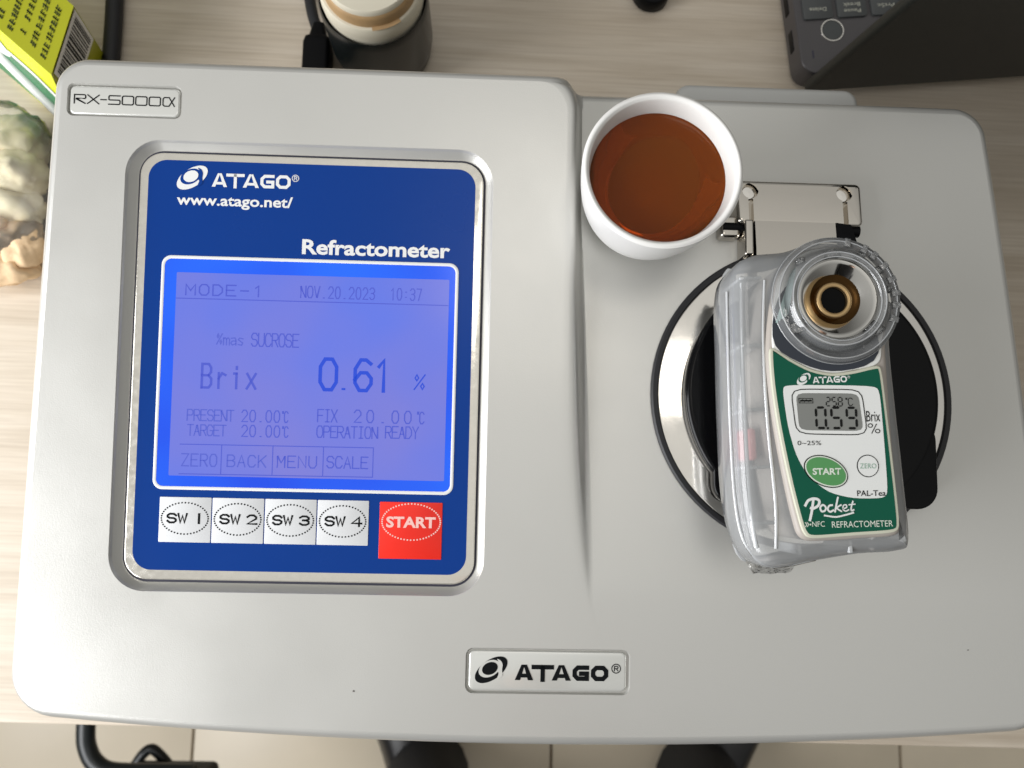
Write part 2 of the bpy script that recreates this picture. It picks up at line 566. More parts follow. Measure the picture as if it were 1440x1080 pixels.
# --- lettering drawn with strokes (LCD, engraved logo letters)
G = {
    'A': '0,0 .5,1 1,0|.2,.36 .8,.36', 'B': '0,0 0,1 .7,1 .95,.85 .95,.65 .7,.52 0,.52|.7,.52 1,.38 1,.14 .75,0 0,0',
    'C': '1,.8 .75,1 .25,1 0,.75 0,.25 .25,0 .75,0 1,.2', 'D': '0,0 0,1 .6,1 1,.7 1,.3 .6,0 0,0', 'E': '1,1 0,1 0,0 1,0|0,.52 .8,.52',
    'F': '1,1 0,1 0,0|0,.52 .8,.52', 'G': '1,.8 .75,1 .25,1 0,.75 0,.25 .25,0 .75,0 1,.2 1,.48 .55,.48', 'I': '.5,0 .5,1|.2,0 .8,0|.2,1 .8,1',
    'K': '0,0 0,1|1,1 0,.42|.3,.6 1,0', 'L': '0,1 0,0 1,0', 'M': '0,0 0,1 .5,.4 1,1 1,0', 'N': '0,0 0,1 1,0 1,1',
    'O': '.25,0 0,.25 0,.75 .25,1 .75,1 1,.75 1,.25 .75,0 .25,0', 'P': '0,0 0,1 .75,1 1,.85 1,.62 .75,.48 0,.48',
    'R': '0,0 0,1 .75,1 1,.85 1,.62 .75,.48 0,.48|.5,.48 1,0', 'S': '1,.82 .75,1 .25,1 0,.82 0,.65 .25,.52 .75,.5 1,.35 1,.18 .75,0 .25,0 0,.18',
    'T': '0,1 1,1|.5,1 .5,0', 'U': '0,1 0,.25 .25,0 .75,0 1,.25 1,1', 'V': '0,1 .5,0 1,1', 'W': '0,1 .25,0 .5,.8 .75,0 1,1', 'X': '0,0 1,1|0,1 1,0',
    'Y': '0,1 .5,.5 1,1|.5,.5 .5,0', 'Z': '0,1 1,1 0,0 1,0', '-': '.1,.5 .9,.5', '.': '.42,.02 .58,.02', ':': '.42,.25 .58,.25|.42,.7 .58,.7',
    '0': '.3,0 .05,.25 .05,.75 .3,1 .7,1 .95,.75 .95,.25 .7,0 .3,0', '1': '.25,.8 .55,1 .55,0', '2': '.05,.8 .3,1 .7,1 .95,.8 .95,.6 .05,0 1,0',
    '3': '.05,.85 .3,1 .7,1 .95,.82 .95,.66 .7,.53 .35,.53|.7,.53 .95,.38 .95,.16 .7,0 .3,0 .05,.15', '5': '.9,1 .1,1 .1,.56 .65,.6 .95,.4 .95,.2 .65,0 .3,0 .05,.15',
    '6': '.9,.88 .65,1 .35,1 .05,.7 .05,.25 .3,0 .7,0 .95,.22 .95,.4 .7,.58 .35,.58 .05,.35', '7': '.05,1 .95,1 .4,0', '4': '.75,0 .75,1 0,.3 1,.3',
    '%': '.05,.05 .95,.95|.1,.75 .25,.95 .4,.75 .25,.58 .1,.75|.6,.25 .75,.42 .9,.25 .75,.05 .6,.25', '/': '0,0 1,1',
    'm': '0,0 0,.62|0,.5 .25,.62 .5,.5 .5,0|.5,.5 .75,.62 1,.5 1,0', 'a': '.1,.58 .7,.62 .9,.45 .9,0|.9,.35 .3,.35 .05,.18 .3,0 .9,.12',
    's': '.9,.55 .3,.62 .1,.47 .85,.2 .7,0 .1,.06', 'r': '.2,0 .2,.62|.2,.4 .55,.62 .9,.55', 'i': '.5,0 .5,.62|.5,.82 .5,.9|.25,.62 .5,.62', 'x': '.05,0 .95,.62|.05,.62 .95,0',
    'c': '.1,.95 .25,.95 .25,.8 .1,.8 .1,.95|1,.8 .82,.95 .58,.95 .42,.75 .42,.2 .58,0 .82,0 1,.15',
}


def ribbon(lines, w, z=0.0):
    v, f = [], []
    for ln in lines:
        n = len(ln)
        closed = n > 2 and math.dist(ln[0], ln[-1]) < 1e-6
        P = ln[:-1] if closed else ln
        m = len(P)
        b = len(v)
        for i in range(m):
            p = P[i]
            a = P[i - 1] if (closed or i > 0) else None
            c = P[(i + 1) % m] if (closed or i < m - 1) else None
            d1 = (p[0] - a[0], p[1] - a[1]) if a else (c[0] - p[0], c[1] - p[1])
            d2 = (c[0] - p[0], c[1] - p[1]) if c else d1
            l1, l2 = math.hypot(*d1) or 1e-9, math.hypot(*d2) or 1e-9
            nx, ny = -(d1[1] / l1 + d2[1] / l2), d1[0] / l1 + d2[0] / l2
            l = math.hypot(nx, ny)
            if l < 0.5:
                nx, ny, l = -d2[1] / l2, d2[0] / l2, 1.0
            k = w / 2 * min(2.0 / l, 1.6)
            ex, ey = 0.0, 0.0
            if a is None:
                ex, ey = -d2[0] / l2 * w / 2, -d2[1] / l2 * w / 2
            if c is None:
                ex, ey = d1[0] / l1 * w / 2, d1[1] / l1 * w / 2
            v.append((p[0] + nx / l * k + ex, p[1] + ny / l * k + ey, z))
            v.append((p[0] - nx / l * k + ex, p[1] - ny / l * k + ey, z))
        for i in range(m if closed else m - 1):
            j = (i + 1) % m
            f.append((b + 2 * i, b + 2 * i + 1, b + 2 * j + 1, b + 2 * j))
    return v, f


def glyph_lines(s, x0, x1, yb, yt, gap=0.3, widths=None):
    """strokes of a string fitted into the box x0..x1, yb..yt"""
    n = len(s)
    cell = (x1 - x0) / (n - gap / (1 + gap)) if n > 1 else (x1 - x0) * (1 + gap)
    gw = cell / (1 + gap)
    out = []
    for i, ch in enumerate(s):
        if ch == ' ':
            continue
        for part in G[ch].split('|'):
            pts = []
            for q in part.split():
                a, b = q.split(',')
                pts.append((x0 + i * cell + float(a) * gw, yb + float(b) * (yt - yb)))
            out.append(pts)
    return out


def stroke_text(name, s, x0, x1, yb, yt, w, z, material, parent, warp=None, gap=0.3):
    v, f = ribbon(glyph_lines(s, x0, x1, yb, yt, gap), w, z)
    return mk(name, v, f, material, parent, None, warp)


def strokes(name, lines, w, z, material, parent, warp=None):
    v, f = ribbon(lines, w, z)
    return mk(name, v, f, material, parent, None, warp)


def font_text(name, s, x0, x1, yb, h, z, material, parent, warp=None, bold=0.0, shear=0.0, rot=0.0):
    """built-in outline font, cap height h, stretched to span x0..x1"""
    cu = bpy.data.curves.new(name, 'FONT')
    cu.body = s
    cu.size = 1.0
    cu.offset = bold
    cu.shear = shear
    cu.resolution_u = 3
    to = bpy.data.objects.new('tmp_text', cu)
    COL.objects.link(to)
    dg = bpy.context.evaluated_depsgraph_get()
    me = bpy.data.meshes.new_from_object(to.evaluated_get(dg))
    bpy.data.objects.remove(to)
    bpy.data.curves.remove(cu)
    xs = [v.co.x for v in me.vertices]
    mnx, mxx = min(xs), max(xs)
    sx = (x1 - x0) / (mxx - mnx)
    sy = h / 0.73
    cx, cy = (x0 + x1) / 2, yb
    c, sn = math.cos(rot), math.sin(rot)
    for v in me.vertices:
        px, py = x0 + (v.co.x - mnx) * sx, yb + v.co.y * sy
        if rot:
            px, py = cx + (px - cx) * c - (py - cy) * sn, cy + (px - cx) * sn + (py - cy) * c
        q = (px, py, z)
        if warp:
            q = warp(q)
        v.co = Vector(q) * K
    me.name = name
    me.materials.clear()
    return link(me, name, material, parent)


def boolean_cut(ob, cutters):
    for c in cutters:
        md = ob.modifiers.new('cut', 'BOOLEAN')
        md.operation = 'DIFFERENCE'
        md.solver = 'EXACT'
        md.object = c
    dg = bpy.context.evaluated_depsgraph_get()
    me = bpy.data.meshes.new_from_object(ob.evaluated_get(dg))
    ob.modifiers.clear()
    old = ob.data
    ob.data = me
    bpy.data.meshes.remove(old)
    for c in cutters:
        me2 = c.data
        bpy.data.objects.remove(c)
        bpy.data.meshes.remove(me2)


# ------------------------------------------------------------------ the setting: table top and tiled floor
TZ = -128.0
FZ = -868.0
tt = solid('table_top', rrect(-900, -166, 900, 700, 3, 3), TZ - 25, TZ, 'wood', None, bev=1.2)
tt.rotation_euler = (0, 0, R(-0.75))
tt['kind'] = 'structure'
fl = mk('floor', [(-2200, -1900, FZ - 6), (2200, -1900, FZ - 6), (2200, 1700, FZ - 6), (-2200, 1700, FZ - 6)], [(0, 1, 2, 3)], 'grout')
fl['kind'] = 'structure'
tile0 = None
for i in range(-4, 4):
    for j in range(-4, 3):
        x, y = 91.5 + 482.5 * i, -700 + 482.5 * j
        if tile0 is None:
            tile0 = solid('tile', rrect(1.7, 1.7, 480.8, 480.8, 2, 2), -6, 0, 'tile', fl, bev=1.0, steps=2)
            o = tile0
        else:
            o = tile0.copy()
            COL.objects.link(o)
            o.parent = fl
        o.location = Vector((x, y, FZ)) * K

# ------------------------------------------------------------------ bench refractometer
rx = thing('bench_refractometer', 'large silver bench refractometer with blue display panel and round black sample lid', 'refractometer', (0, 0, TZ))


def rxp(o):
    """keep a part built in scene millimetres where it is under the instrument's empty"""
    o.location = Vector((0, 0, -TZ)) * K
    return o


YB = 117.0
XWALL = [(0, 1), (.22, .995), (.38, .97), (.50, .91), (.60, .80), (.68, .62), (.75, .42), (.82, .22), (.90, .07), (1, 0)]


def y_front(x):
    return -131.2 + 2.25e-4 * (x - 20) ** 2


def corner(d, r):
    d = max(0.0, min(r, d))
    return r - math.sqrt(max(0.0, r * r - (r - d) ** 2))


def step_x(y):
    xs = 22.6 if y > -8 else 22.6 + 8.6 * ((-8 - y) / 70) ** 2.3
    if y > YB - 12:
        xs -= corner(YB - y, 12) * 0.9
    return xs


def build_body():
    yn0, yn1 = -128.0, YB
    ts = []
    for i in range(9):
        ts.append(0.052 * (1 - math.cos(math.pi / 2 * i / 8)))
    n = 96
    for i in range(1, n):
        ts.append(0.052 + (0.951 - 0.052) * i / n)
    for i in range(10):
        ts.append(0.951 + 0.049 * math.sin(math.pi / 2 * i / 9))
    NL, NR = 14, 16
    grid = []
    for t in ts:
        yn = yn0 + t * (yn1 - yn0)
        xl = -173.2 - 0.026 * (YB - yn) + corner(yn - yn0, 12.5) + corner(yn1 - yn, 9.0)
        xr = 189.2 + 0.112 * (YB - yn) - 0.00016 * (YB - yn) ** 2 + -corner(yn - yn0, 12.5) - corner(yn1 - yn, 9.0)
        xs = step_x(yn)
        xb = 29.3 - 0.042 * min(yn, 70) if yn > -80 else 32.7
        xa = xs - 3.6
        xb = max(xb, xs + 1.2)
        cols = [xl + (xa - xl) * i / NL for i in range(NL)]
        hs = [1.0] * NL
        cols += [xa - 1.6, xa - 0.5]
        hs += [1.0, 1.0]
        for fx, hz in XWALL:
            cols.append(xa + (xb - xa) * fx)
            hs.append(hz)
        for i in range(1, NR + 1):
            if i == 1:
                cols += [xb + 0.5, xb + 1.6]
                hs += [0.0, 0.0]
            cols.append(xb + (xr - xb) * i / NR)
            hs.append(0.0)
        row = []
        for x, h in zip(cols, hs):
            yf = y_front(x)
            y = yf + t * (YB - yf)
            p = Z0 + S * y
            # the level deck on the right starts where the sloped top has come down to it, with a soft crease
            d = 0.5 * (p - math.sqrt(p * p + 0.10))
            row.append((x, y, d + (p - d) * h))
        grid.append(row)
    nr, nc = len(grid), len(grid[0])
    v = [p for row in grid for p in row]
    f = [(r * nc + c, r * nc + c + 1, (r + 1) * nc + c + 1, (r + 1) * nc + c) for r in range(nr - 1) for c in range(nc - 1)]
    loop = [c for c in range(nc)] + [r * nc + nc - 1 for r in range(1, nr)] + [(nr - 1) * nc + c for c in range(nc - 2, -1, -1)] + [r * nc for r in range(nr - 2, 0, -1)]
    P = [v[i] for i in loop]
    m = len(P)
    nor = []
    for i in range(m):
        a, b = P[i - 1], P[(i + 1) % m]
        dx, dy = b[0] - a[0], b[1] - a[1]
        l = math.hypot(dx, dy) or 1e-9
        nor.append((dy / l, -dx / l))
    for _ in range(2):
        nor = [tuple(sum(nor[(i + k) % m][c] for k in (-1, 0, 1)) / 3 for c in (0, 1)) for i in range(m)]
    prev = loop
    RB = 3.6
    prof = [(RB * math.sin(math.pi / 2 * i / 6), -RB * (1 - math.cos(math.pi / 2 * i / 6))) for i in range(1, 7)] + [(RB, -26.0), (RB - 0.8, -26.6), (RB - 0.8, -28.0), (RB, -28.6)]
    for o, dz in prof:
        b = len(v)
        for (x, y, z), (nx, ny) in zip(P, nor):
            v.append((x + nx * o, y + ny * o, z + dz))
        cur = list(range(b, b + m))
        for i in range(m):
            f.append((prev[i], cur[i], cur[(i + 1) % m], prev[(i + 1) % m]))
        prev = cur
    b = len(v)
    for (x, y, z), (nx, ny) in zip(P, nor):
        v.append((x + nx * 1.5, y + ny * 1.5, TZ + 3))
    cur = list(range(b, b + m))
    for i in range(m):
        f.append((prev[i], cur[i], cur[(i + 1) % m], prev[(i + 1) % m]))
    f.append(tuple(reversed(cur)))
    f = [tuple(reversed(q)) if False else q for q in f]
    return mk('body', v, f, 'silver', rx, None)


body = build_body()
body.location = Vector((0, 0, -TZ)) * K
bpy.context.view_layer.update()


def recess_cutter(outer, inner, depth, flare=1.3):
    """pocket with slanting walls and a softly rolled upper rim"""
    rings = []
    n = len(outer)
    for k, (t, z) in enumerate([(1.0, -depth), (0.16, -flare), (0.06, -flare * 0.55), (-0.02, -flare * 0.22), (-0.12, 0.02), (-0.22, 0.3), (-0.22, 6.0)]):
        rings.append([(a[0] + (b[0] - a[0]) * t, a[1] + (b[1] - a[1]) * t, z) for a, b in zip(outer, inner)])
    v, f = loft(rings)
    o = mk('cutter', v, f, None, rx, None, plane_warp)
    return o


rec_out = rrect(-148.0, -79.7, -9.3, 89.0, 13.0, 10)
rec_in = rrect(-144.4, -76.8, -12.0, 86.2, 9.4, 10)
cut1 = recess_cutter(rec_out, rec_in, 3.6)
b1o, b1i = rrect(-171.3, 97.4, -128.4, 110.0, 2.6, 5), rrect(-170.8, 97.9, -128.9, 109.5, 2.2, 5)
b2o, b2i = rrect(-14.9, -115.6, 46.9, -98.9, 2.8, 5), rrect(-14.4, -115.1, 46.4, -99.4, 2.4, 5)
cut2 = recess_cutter(b1o, b1i, 1.4, 0.4)
cut3 = recess_cutter(b2o, b2i, 1.4, 0.4)
boolean_cut(rxp(body), [rxp(c) for c in (cut1, cut2, cut3)])
body.data.polygons.foreach_set('use_smooth', [True] * len(body.data.polygons))
body.data.set_sharp_from_angle(angle=R(42))
NP = Vector((0, -S, 1)).normalized()
for q in body.data.polygons:
    if q.normal.dot(NP) > 0.99999 or (q.normal.z > 0.99999 and q.area > 4e-6):
        q.use_smooth = False
md = body.modifiers.new('normals', 'WEIGHTED_NORMAL')
md.keep_sharp = True

rxp(solid('rear_cover', rrect(68.5, 100, 148.0, 135.0, 6, 6), -100, -17, 'silver_low', rx, bev=2.5))
for fx, fy in ((-150, -105), (185, -105), (-150, 90), (170, 90)):
    rxp(lathe('foot', [(9, TZ), (10, TZ + 1), (9.5, TZ + 3.4)], 'rubber', rx, 24, (fx, fy, 0), cap0=True, cap1=True))
for x, y in ((-55, -118.5), (192.0, -82.0), (205, -60.5), (-152, -30)):
    pass

# --- display panel
PH = -2.6
panel = rxp(solid('display_panel', rrect(-143.8, -76.0, -12.7, 85.4, 8.6, 10), -3.5, PH, 'frame', rx, bev=0.5, warp=plane_warp,
                  label='worn chrome bezel around the blue front panel'))


def pp(o):
    return o                                  # children of the panel share its location already


rxp(band('panel_gap', rrect(-144.6, -77.0, -11.8, 86.4, 9.4, 10), rrect(-142.0, -74.5, -14.4, 84.0, 7.4, 10), -3.5, 'seam', rx, plane_warp))
pp(flat('blue_film', rrect(-140.6, -72.4, -15.8, 82.6, 7.0, 10), PH + 0.10, 'blue', panel, plane_warp))
fo = rrect(-134.2, -42.4, -21.4, 46.0, 3.6, 8)
pp(band('screen_border', fo, rrect(-133.0, -41.2, -22.6, 44.8, 2.7, 8), PH + 0.2, 'white', panel, plane_warp, h=0.25))
screen = pp(flat('screen', rrect(-133.0, -41.2, -22.6, 44.8, 2.7, 8), PH + 0.16, 'lcdborder', panel, plane_warp))
flat('lcd_field', rrect(-128.4, -37.2, -24.9, 39.6, 0.4, 2), PH + 0.22, 'lcd', screen, plane_warp)
LZ = PH + 0.30


def lcdt(s, x0, x1, yb, yt, m='lcdink', w=0.42, gap=0.35):
    stroke_text('screen_text', s, x0, x1, yb, yt, w, LZ, m, screen, plane_warp, gap)


lcdt('MODE-1', -124.7, -95.8, 31.1, 35.1, 'lcdink', 0.5, 0.45)
lcdt('NOV.20.2023', -81.4, -53.3, 31.2, 35.6, 'lcdink', 0.4)
lcdt('10:37', -47.3, -35.4, 31.3, 35.7, 'lcdink', 0.4)
lcdt('%mas', -112.5, -102.3, 12.4, 16.8, 'lcdfaint', 0.4, 0.2)
lcdt('SUCROSE', -99.3, -81.6, 12.2, 17.1, 'lcdink', 0.42, 0.2)
lcdt('Brix', -117.4, -97.1, -3.9, 5.0, 'lcdink', 0.9, 0.6)
lcdt('0', -73.3, -66.5, -3.6, 8.0, 'lcdbold', 1.35, 0.0)
lcdt('.', -66.0, -62.0, -3.4, 5, 'lcdbold', 0.8, 0.0)
lcdt('6', -60.1, -53.3, -3.6, 8.0, 'lcdbold', 1.35, 0.0)
lcdt('1', -52.2, -46.2, -3.6, 8.0, 'lcdbold', 1.35, 0.0)
lcdt('%', -37.4, -33.0, -3.0, 3.2, 'lcdbold', 0.5, 0.0)
lcdt('PRESENT', -122.3, -105.0, -16.4, -12.3, 'lcdfaint', 0.42, 0.2)
lcdt('20.00c', -102.0, -84.6, -16.4, -12.1, 'lcdink', 0.4)
lcdt('TARGET', -122.0, -107.7, -22.0, -18.0, 'lcdfaint', 0.42, 0.2)
lcdt('20.00c', -101.8, -84.4, -22.0, -17.8, 'lcdink', 0.4)
lcdt('FIX', -73.4, -66.1, -15.8, -11.2, 'lcdink', 0.42, 0.2)
lcdt('20.00c', -59.7, -33.2, -15.7, -11.1, 'lcdink', 0.45, 0.75)
lcdt('OPERATION', -73.5, -50.6, -21.7, -17.4, 'lcdink', 0.42, 0.2)
lcdt('READY', -47.6, -35.2, -21.4, -17.0, 'lcdink', 0.42, 0.2)
lcdt('ZERO', -123.7, -110.7, -33.5, -29.0, 'lcdfaint', 0.45, 0.4)
lcdt('BACK', -106.7, -92.3, -33.4, -29.1, 'lcdfaint', 0.45, 0.4)
lcdt('MENU', -88.0, -73.3, -33.3, -29.0, 'lcdink', 0.42, 0.4)
lcdt('SCALE', -69.3, -54.0, -33.1, -28.8, 'lcdink', 0.45, 0.3)
for ln in ([(-128.2, 29.7), (-25.2, 29.7)], [(-124.5, -25.4), (-52.0, -25.2), (-52.0, -36.3), (-124.5, -36.5)],
           [(-109.0, -25.6), (-109, -36.2)], [(-89.8, -25.6), (-89.8, -36.2)], [(-70.8, -25.5), (-70.8, -36.1)]):
    strokes('screen_line', [ln], 0.34, LZ - 0.03, 'lcdink', screen, plane_warp)


def dots(cx, cy, a, b, n, s):
    out = []
    for i in range(n):
        t = 2 * math.pi * i / n
        x, y = cx + a * math.cos(t), cy + b * math.sin(t)
        out.append([(x + s * math.cos(q * math.pi / 3), y + s * math.sin(q * math.pi / 3)) for q in range(6)])
    return out


for i in range(4):
    x0, x1 = -131.2 + 19.65 * i, -111.95 + 19.65 * i
    kb = pp(solid('button', rrect(x0, -62.0, x1, -45.2, 0.25, 2), PH + 0.1, PH + 0.30, 'key', panel, bev=0.12, warp=plane_warp, steps=2))
    cx = (x0 + x1) / 2
    flats('dotted_oval', dots(cx - 0.1, -53.1, 8.7, 5.85, 44, 0.34), PH + 0.36, 'black_print', kb, plane_warp)
    stroke_text('lettering', 'SW', cx - 6.5, cx + 1.0 - 0.4, -54.7, -51.5, 0.72, PH + 0.38, 'black_print', kb, plane_warp, 0.28)
    d = '1234'[i]
    if d == '1':
        strokes('lettering', [[(cx + 5.2, -54.7), (cx + 5.2, -51.5)]], 0.85, PH + 0.38, 'black_print', kb, plane_warp)
    else:
        stroke_text('lettering', d, cx + 3.4, cx + 7.0, -54.7, -51.5, 0.72, PH + 0.38, 'black_print', kb, plane_warp, 0.0)
kb = pp(solid('button', rrect(-48.9, -66.7, -25.2, -45.4, 0.25, 2), PH + 0.1, PH + 0.30, 'red', panel, bev=0.12, warp=plane_warp, steps=2, label='red square start button'))
flats('dotted_oval', dots(-36.9, -52.8, 11.0, 6.8, 56, 0.34), PH + 0.36, 'redprint', kb, plane_warp)
font_text('lettering', 'START', -46.3, -27.6, -54.8, 4.0, PH + 0.38, 'redprint', kb, plane_warp, bold=0.035)


def emblem(x0, y0, w, h, z, dark, light, parent, warp):
    """tilted oval with an orbit ring round a ball and a crescent"""
    cx, cy = x0 + w / 2, y0 + h / 2
    k = w / 295.0

    def T(pts):
        return [(cx + (px - 302) * k, cy - (py - 285) * k) for px, py in pts]
    flat('emblem', T(list(reversed(ellipse(300, 286, 168, 88, -35, 48)))), z, dark, parent, warp)
    ro = T(list(reversed(ellipse(284, 276, 104, 70, -28, 48))))
    flat('emblem_ring', ro, z + 0.06, light, parent, warp)
    sw = catmull([(352, 188), (386, 205), (402, 240), (398, 285), (400, 340), (352, 372), (368, 320), (358, 290), (372, 250), (366, 215)], 5)
    flat('emblem_swoosh', T(list(reversed(sw))), z + 0.09, light, parent, warp)
    flat('emblem_ball', T(list(reversed(ellipse(288, 274, 74, 54, -24, 40)))), z + 0.13, dark, parent, warp)


def wide_name(x0, x1, yb, yt, w, z, m, parent, warp):
    """the maker's name in wide heavy capitals"""
    h = yt - yb
    cw = (x1 - x0) / 5.0
    L = []
    hw = w / 2

    def box(i, a, b):
        return x0 + cw * i + a * cw, x0 + cw * i + b * cw
    for i in (0, 2):
        a, b = box(i, 0.03 - (0.05 if i == 2 else 0), 1.0)
        mx = (a + b) / 2
        flats('lettering', [[(a, yb), (a + w * 1.2, yb), (mx + w * 0.15, yt), (mx - w * 0.62, yt)], [(b - w * 1.2, yb), (b, yb), (mx + w * 0.62, yt), (mx - w * 0.15, yt)]], z, m, parent, warp)
        flat('lettering', [(a + cw * 0.22, yb + h * 0.17), (b - cw * 0.22, yb + h * 0.17), (b - cw * 0.28, yb + h * 0.17 + w * 0.85), (a + cw * 0.28, yb + h * 0.17 + w * 0.85)], z + 0.03, m, parent, warp)
    a, b = box(1, 0.02, 0.98)
    L.append([(a, yt - hw), (b, yt - hw)])
    L.append([((a + b) / 2, yt - hw), ((a + b) / 2, yb + hw * 0.3)])
    a, b = box(3, 0.08, 0.96)
    c = h * 0.2
    L.append([(b - hw, yt - hw), (a + hw + c, yt - hw), (a + hw, yt - hw - c), (a + hw, yb + hw + c), (a + hw + c, yb + hw), (b - hw, yb + hw), (b - hw, yb + h * 0.47), (b - cw * 0.42, yb + h * 0.47)])
    a, b = box(4, 0.06, 0.98)
    L.append([(a + hw + c, yt - hw), (a + hw, yt - hw - c), (a + hw, yb + hw + c), (a + hw + c, yb + hw), (b - hw - c, yb + hw), (b - hw, yb + hw + c), (b - hw, yt - hw - c), (b - hw - c, yt - hw), (a + hw + c, yt - hw)])
    strokes('lettering', L, w, z, m, parent, warp)


def reg_mark(cx, cy, r, z, m, parent, warp):
    ring = ellipse(cx, cy, r, r, 0, 24)
    strokes('registered_mark', [ring + [ring[0]]] + glyph_lines('R', cx - r * 0.38, cx + r * 0.42, cy - r * 0.5, cy + r * 0.52, 0.0), r * 0.2, z, m, parent, warp)


PT = PH + 0.2
emblem(-129.8, 71.8, 11.6, 8.5, PT, 'white', 'blue', panel, plane_warp)
wide_name(-116.8, -86.6, 72.8, 78.0, 1.15, PT, 'white', panel, plane_warp)
reg_mark(-84.9, 77.0, 1.25, PT, 'white', panel, plane_warp)
font_text('lettering', 'www.atago.net/', -129.6, -85.6, 65.6, 4.1, PT, 'white', panel, plane_warp, bold=0.022)
font_text('lettering', 'Refractometer', -81.5, -24.9, 48.1, 5.7, PT, 'white', panel, plane_warp, bold=0.028)

# --- badges
bd = rxp(solid('model_badge', rrect(-170.5, 98.2, -129.2, 109.2, 2.0, 5), -1.6, -0.25, 'badge', rx, bev=0.8, warp=plane_warp, label='silver plate with the model number'))
RXL = []
yb, yt = 102.3, 105.6
cw = 4.35
xs0 = -168.7
# thin angular numerals drawn as in the plate
RXL.append([(xs0, yb), (xs0, yt), (xs0 + 3.9, yt), (xs0 + 4.2, yt - 0.5), (xs0 + 4.2, yt - 1.1), (xs0 + 3.9, yt - 1.5), (xs0 + 0.5, yt - 1.5), (xs0 + 4.1, yb)])
x = xs0 + 5.0
RXL += [[(x, yb), (x + 4.2, yt)], [(x, yt), (x + 4.2, yb)]]
x += 5.0
RXL.append([(x - 0.1, (yb + yt) / 2), (x + 1.9, (yb + yt) / 2)])
x += 2.9
RXL.append([(x + 4.2, yt), (x + 0.3, yt), (x, yt - 0.3), (x, (yb + yt) / 2 + 0.2), (x + 0.3, (yb + yt) / 2), (x + 3.9, (yb + yt) / 2), (x + 4.2, (yb + yt) / 2 - 0.3), (x + 4.2, yb + 0.3), (x + 3.9, yb), (x, yb)])
for i in range(3):
    x += 5.05
    c = 0.4
    RXL.append([(x + c, yb), (x, yb + c), (x, yt - c), (x + c, yt), (x + 4.2 - c, yt), (x + 4.2, yt - c), (x + 4.2, yb + c), (x + 4.2 - c, yb), (x + c, yb)])
x += 5.2
RXL.append([(x + 4.3, yt), (x + 2.3, yb), (x + 0.5, yb), (x, yb + 0.5), (x, yt - 0.5), (x + 0.5, yt), (x + 2.3, yt), (x + 4.3, yb)])
strokes('lettering', RXL, 0.44, -0.15, 'black_print', bd, plane_warp)
bd = rxp(solid('maker_badge', rrect(-13.8, -114.6, 45.6, -99.8, 2.2, 5), -1.6, -0.25, 'badge', rx, bev=0.8, warp=plane_warp, label='silver plate with the dark maker emblem and name'))
emblem(-11.3, -111.6, 12.2, 9.4, -0.16, 'black_print', 'badge', bd, plane_warp)
wide_name(3.4, 38.9, -110.6, -104.9, 1.65, -0.13, 'black_print', bd, plane_warp)
reg_mark(41.7, -105.9, 1.65, -0.13, 'black_print', bd, plane_warp)

# --- sample stage: gasket, chrome ring, lid, hinge
DC = (113.4, -1.6)
rxp(lathe('gasket', [(59.3, -0.5), (59.3, 1.2), (58.6, 1.9), (57.0, 1.9), (56.4, 1.2)], 'rubber', rx, 96, (*DC, 0)))
rxp(lathe('stage_ring', [(57.0, 0.4), (56.9, 0.8), (56.6, 1.15), (56.3, 1.25), (56.1, 1.28), (46.5, 2.28), (46.2, 2.1), (46.0, 0.2)], 'brushed', rx, 128, (*DC, 0), smooth=30))
LC = (114.4, -2.0)
lid = rxp(lathe('sample_lid', [(47.5, 2.2), (48.3, 3.2), (48.7, 8.6), (48.3, 9.7), (47.4, 10.2), (46.9, 10.3), (46.5, 10.3), (30.0, 10.3), (0.01, 10.3)], 'lidblack', rx, 128, (*LC, 0), smooth=50, label='flat round black lid over the sample stage'))
solid('lid_handle', rrect(76.0, -44.0, 161.2, -10.0, 8, 8), 4.5, 10.15, 'lidblack', lid, bev=0.8, bevb=1.0)
lathe('lid_knob', [(24, 10.0), (23.5, 18.0), (22.0, 20.3), (0.01, 20.5)], 'lidblack', lid, 64, (101.0, -8.0, 0))


def keyhole(cx, cy, r, sw, yend, n=20):
    out = []
    a0 = math.asin(sw / 2 / r)
    for i in range(n + 1):
        a = -math.pi / 2 + a0 + (2 * math.pi - 2 * a0) * i / n
        out.append((cx + r * math.cos(a), cy + r * math.sin(a)))
    return out + [(cx - sw / 2, yend), (cx + sw / 2, yend)]


hp = solid('hinge_plate', rrect(86.5, 65.2, 136.3, 83.0, 2.2, 5), 0.2, 8.6, 'chrome', rx, bev=1.5, warp=lambda p: (p[0], p[1], p[2] - (p[1] - 72) * 0.085 * max(0.0, p[2]) / 8.6))
cuts = []
for hx in (92.0, 129.4):
    kh = keyhole(hx, 78.6, 3.2, 1.9, 60.0)
    v, f = loft([[(x, y, 4.2) for x, y in kh], [(x, y, 12) for x, y in kh]])
    c = rxp(mk('cutter', v, f, None, rx))
    cuts.append(c)
boolean_cut(rxp(hp), cuts)
hp.data.polygons.foreach_set('use_smooth', [True] * len(hp.data.polygons))
hp.data.set_sharp_from_angle(angle=R(30))
rxp(hp)
for hx in (92.0, 129.4):
    rxp(lathe('screw_head', [(2.7, 3.6), (2.9, 4.8), (2.5, 5.5), (0.01, 5.6)], 'brushed', rx, 24, (hx, 78.6, 0)))
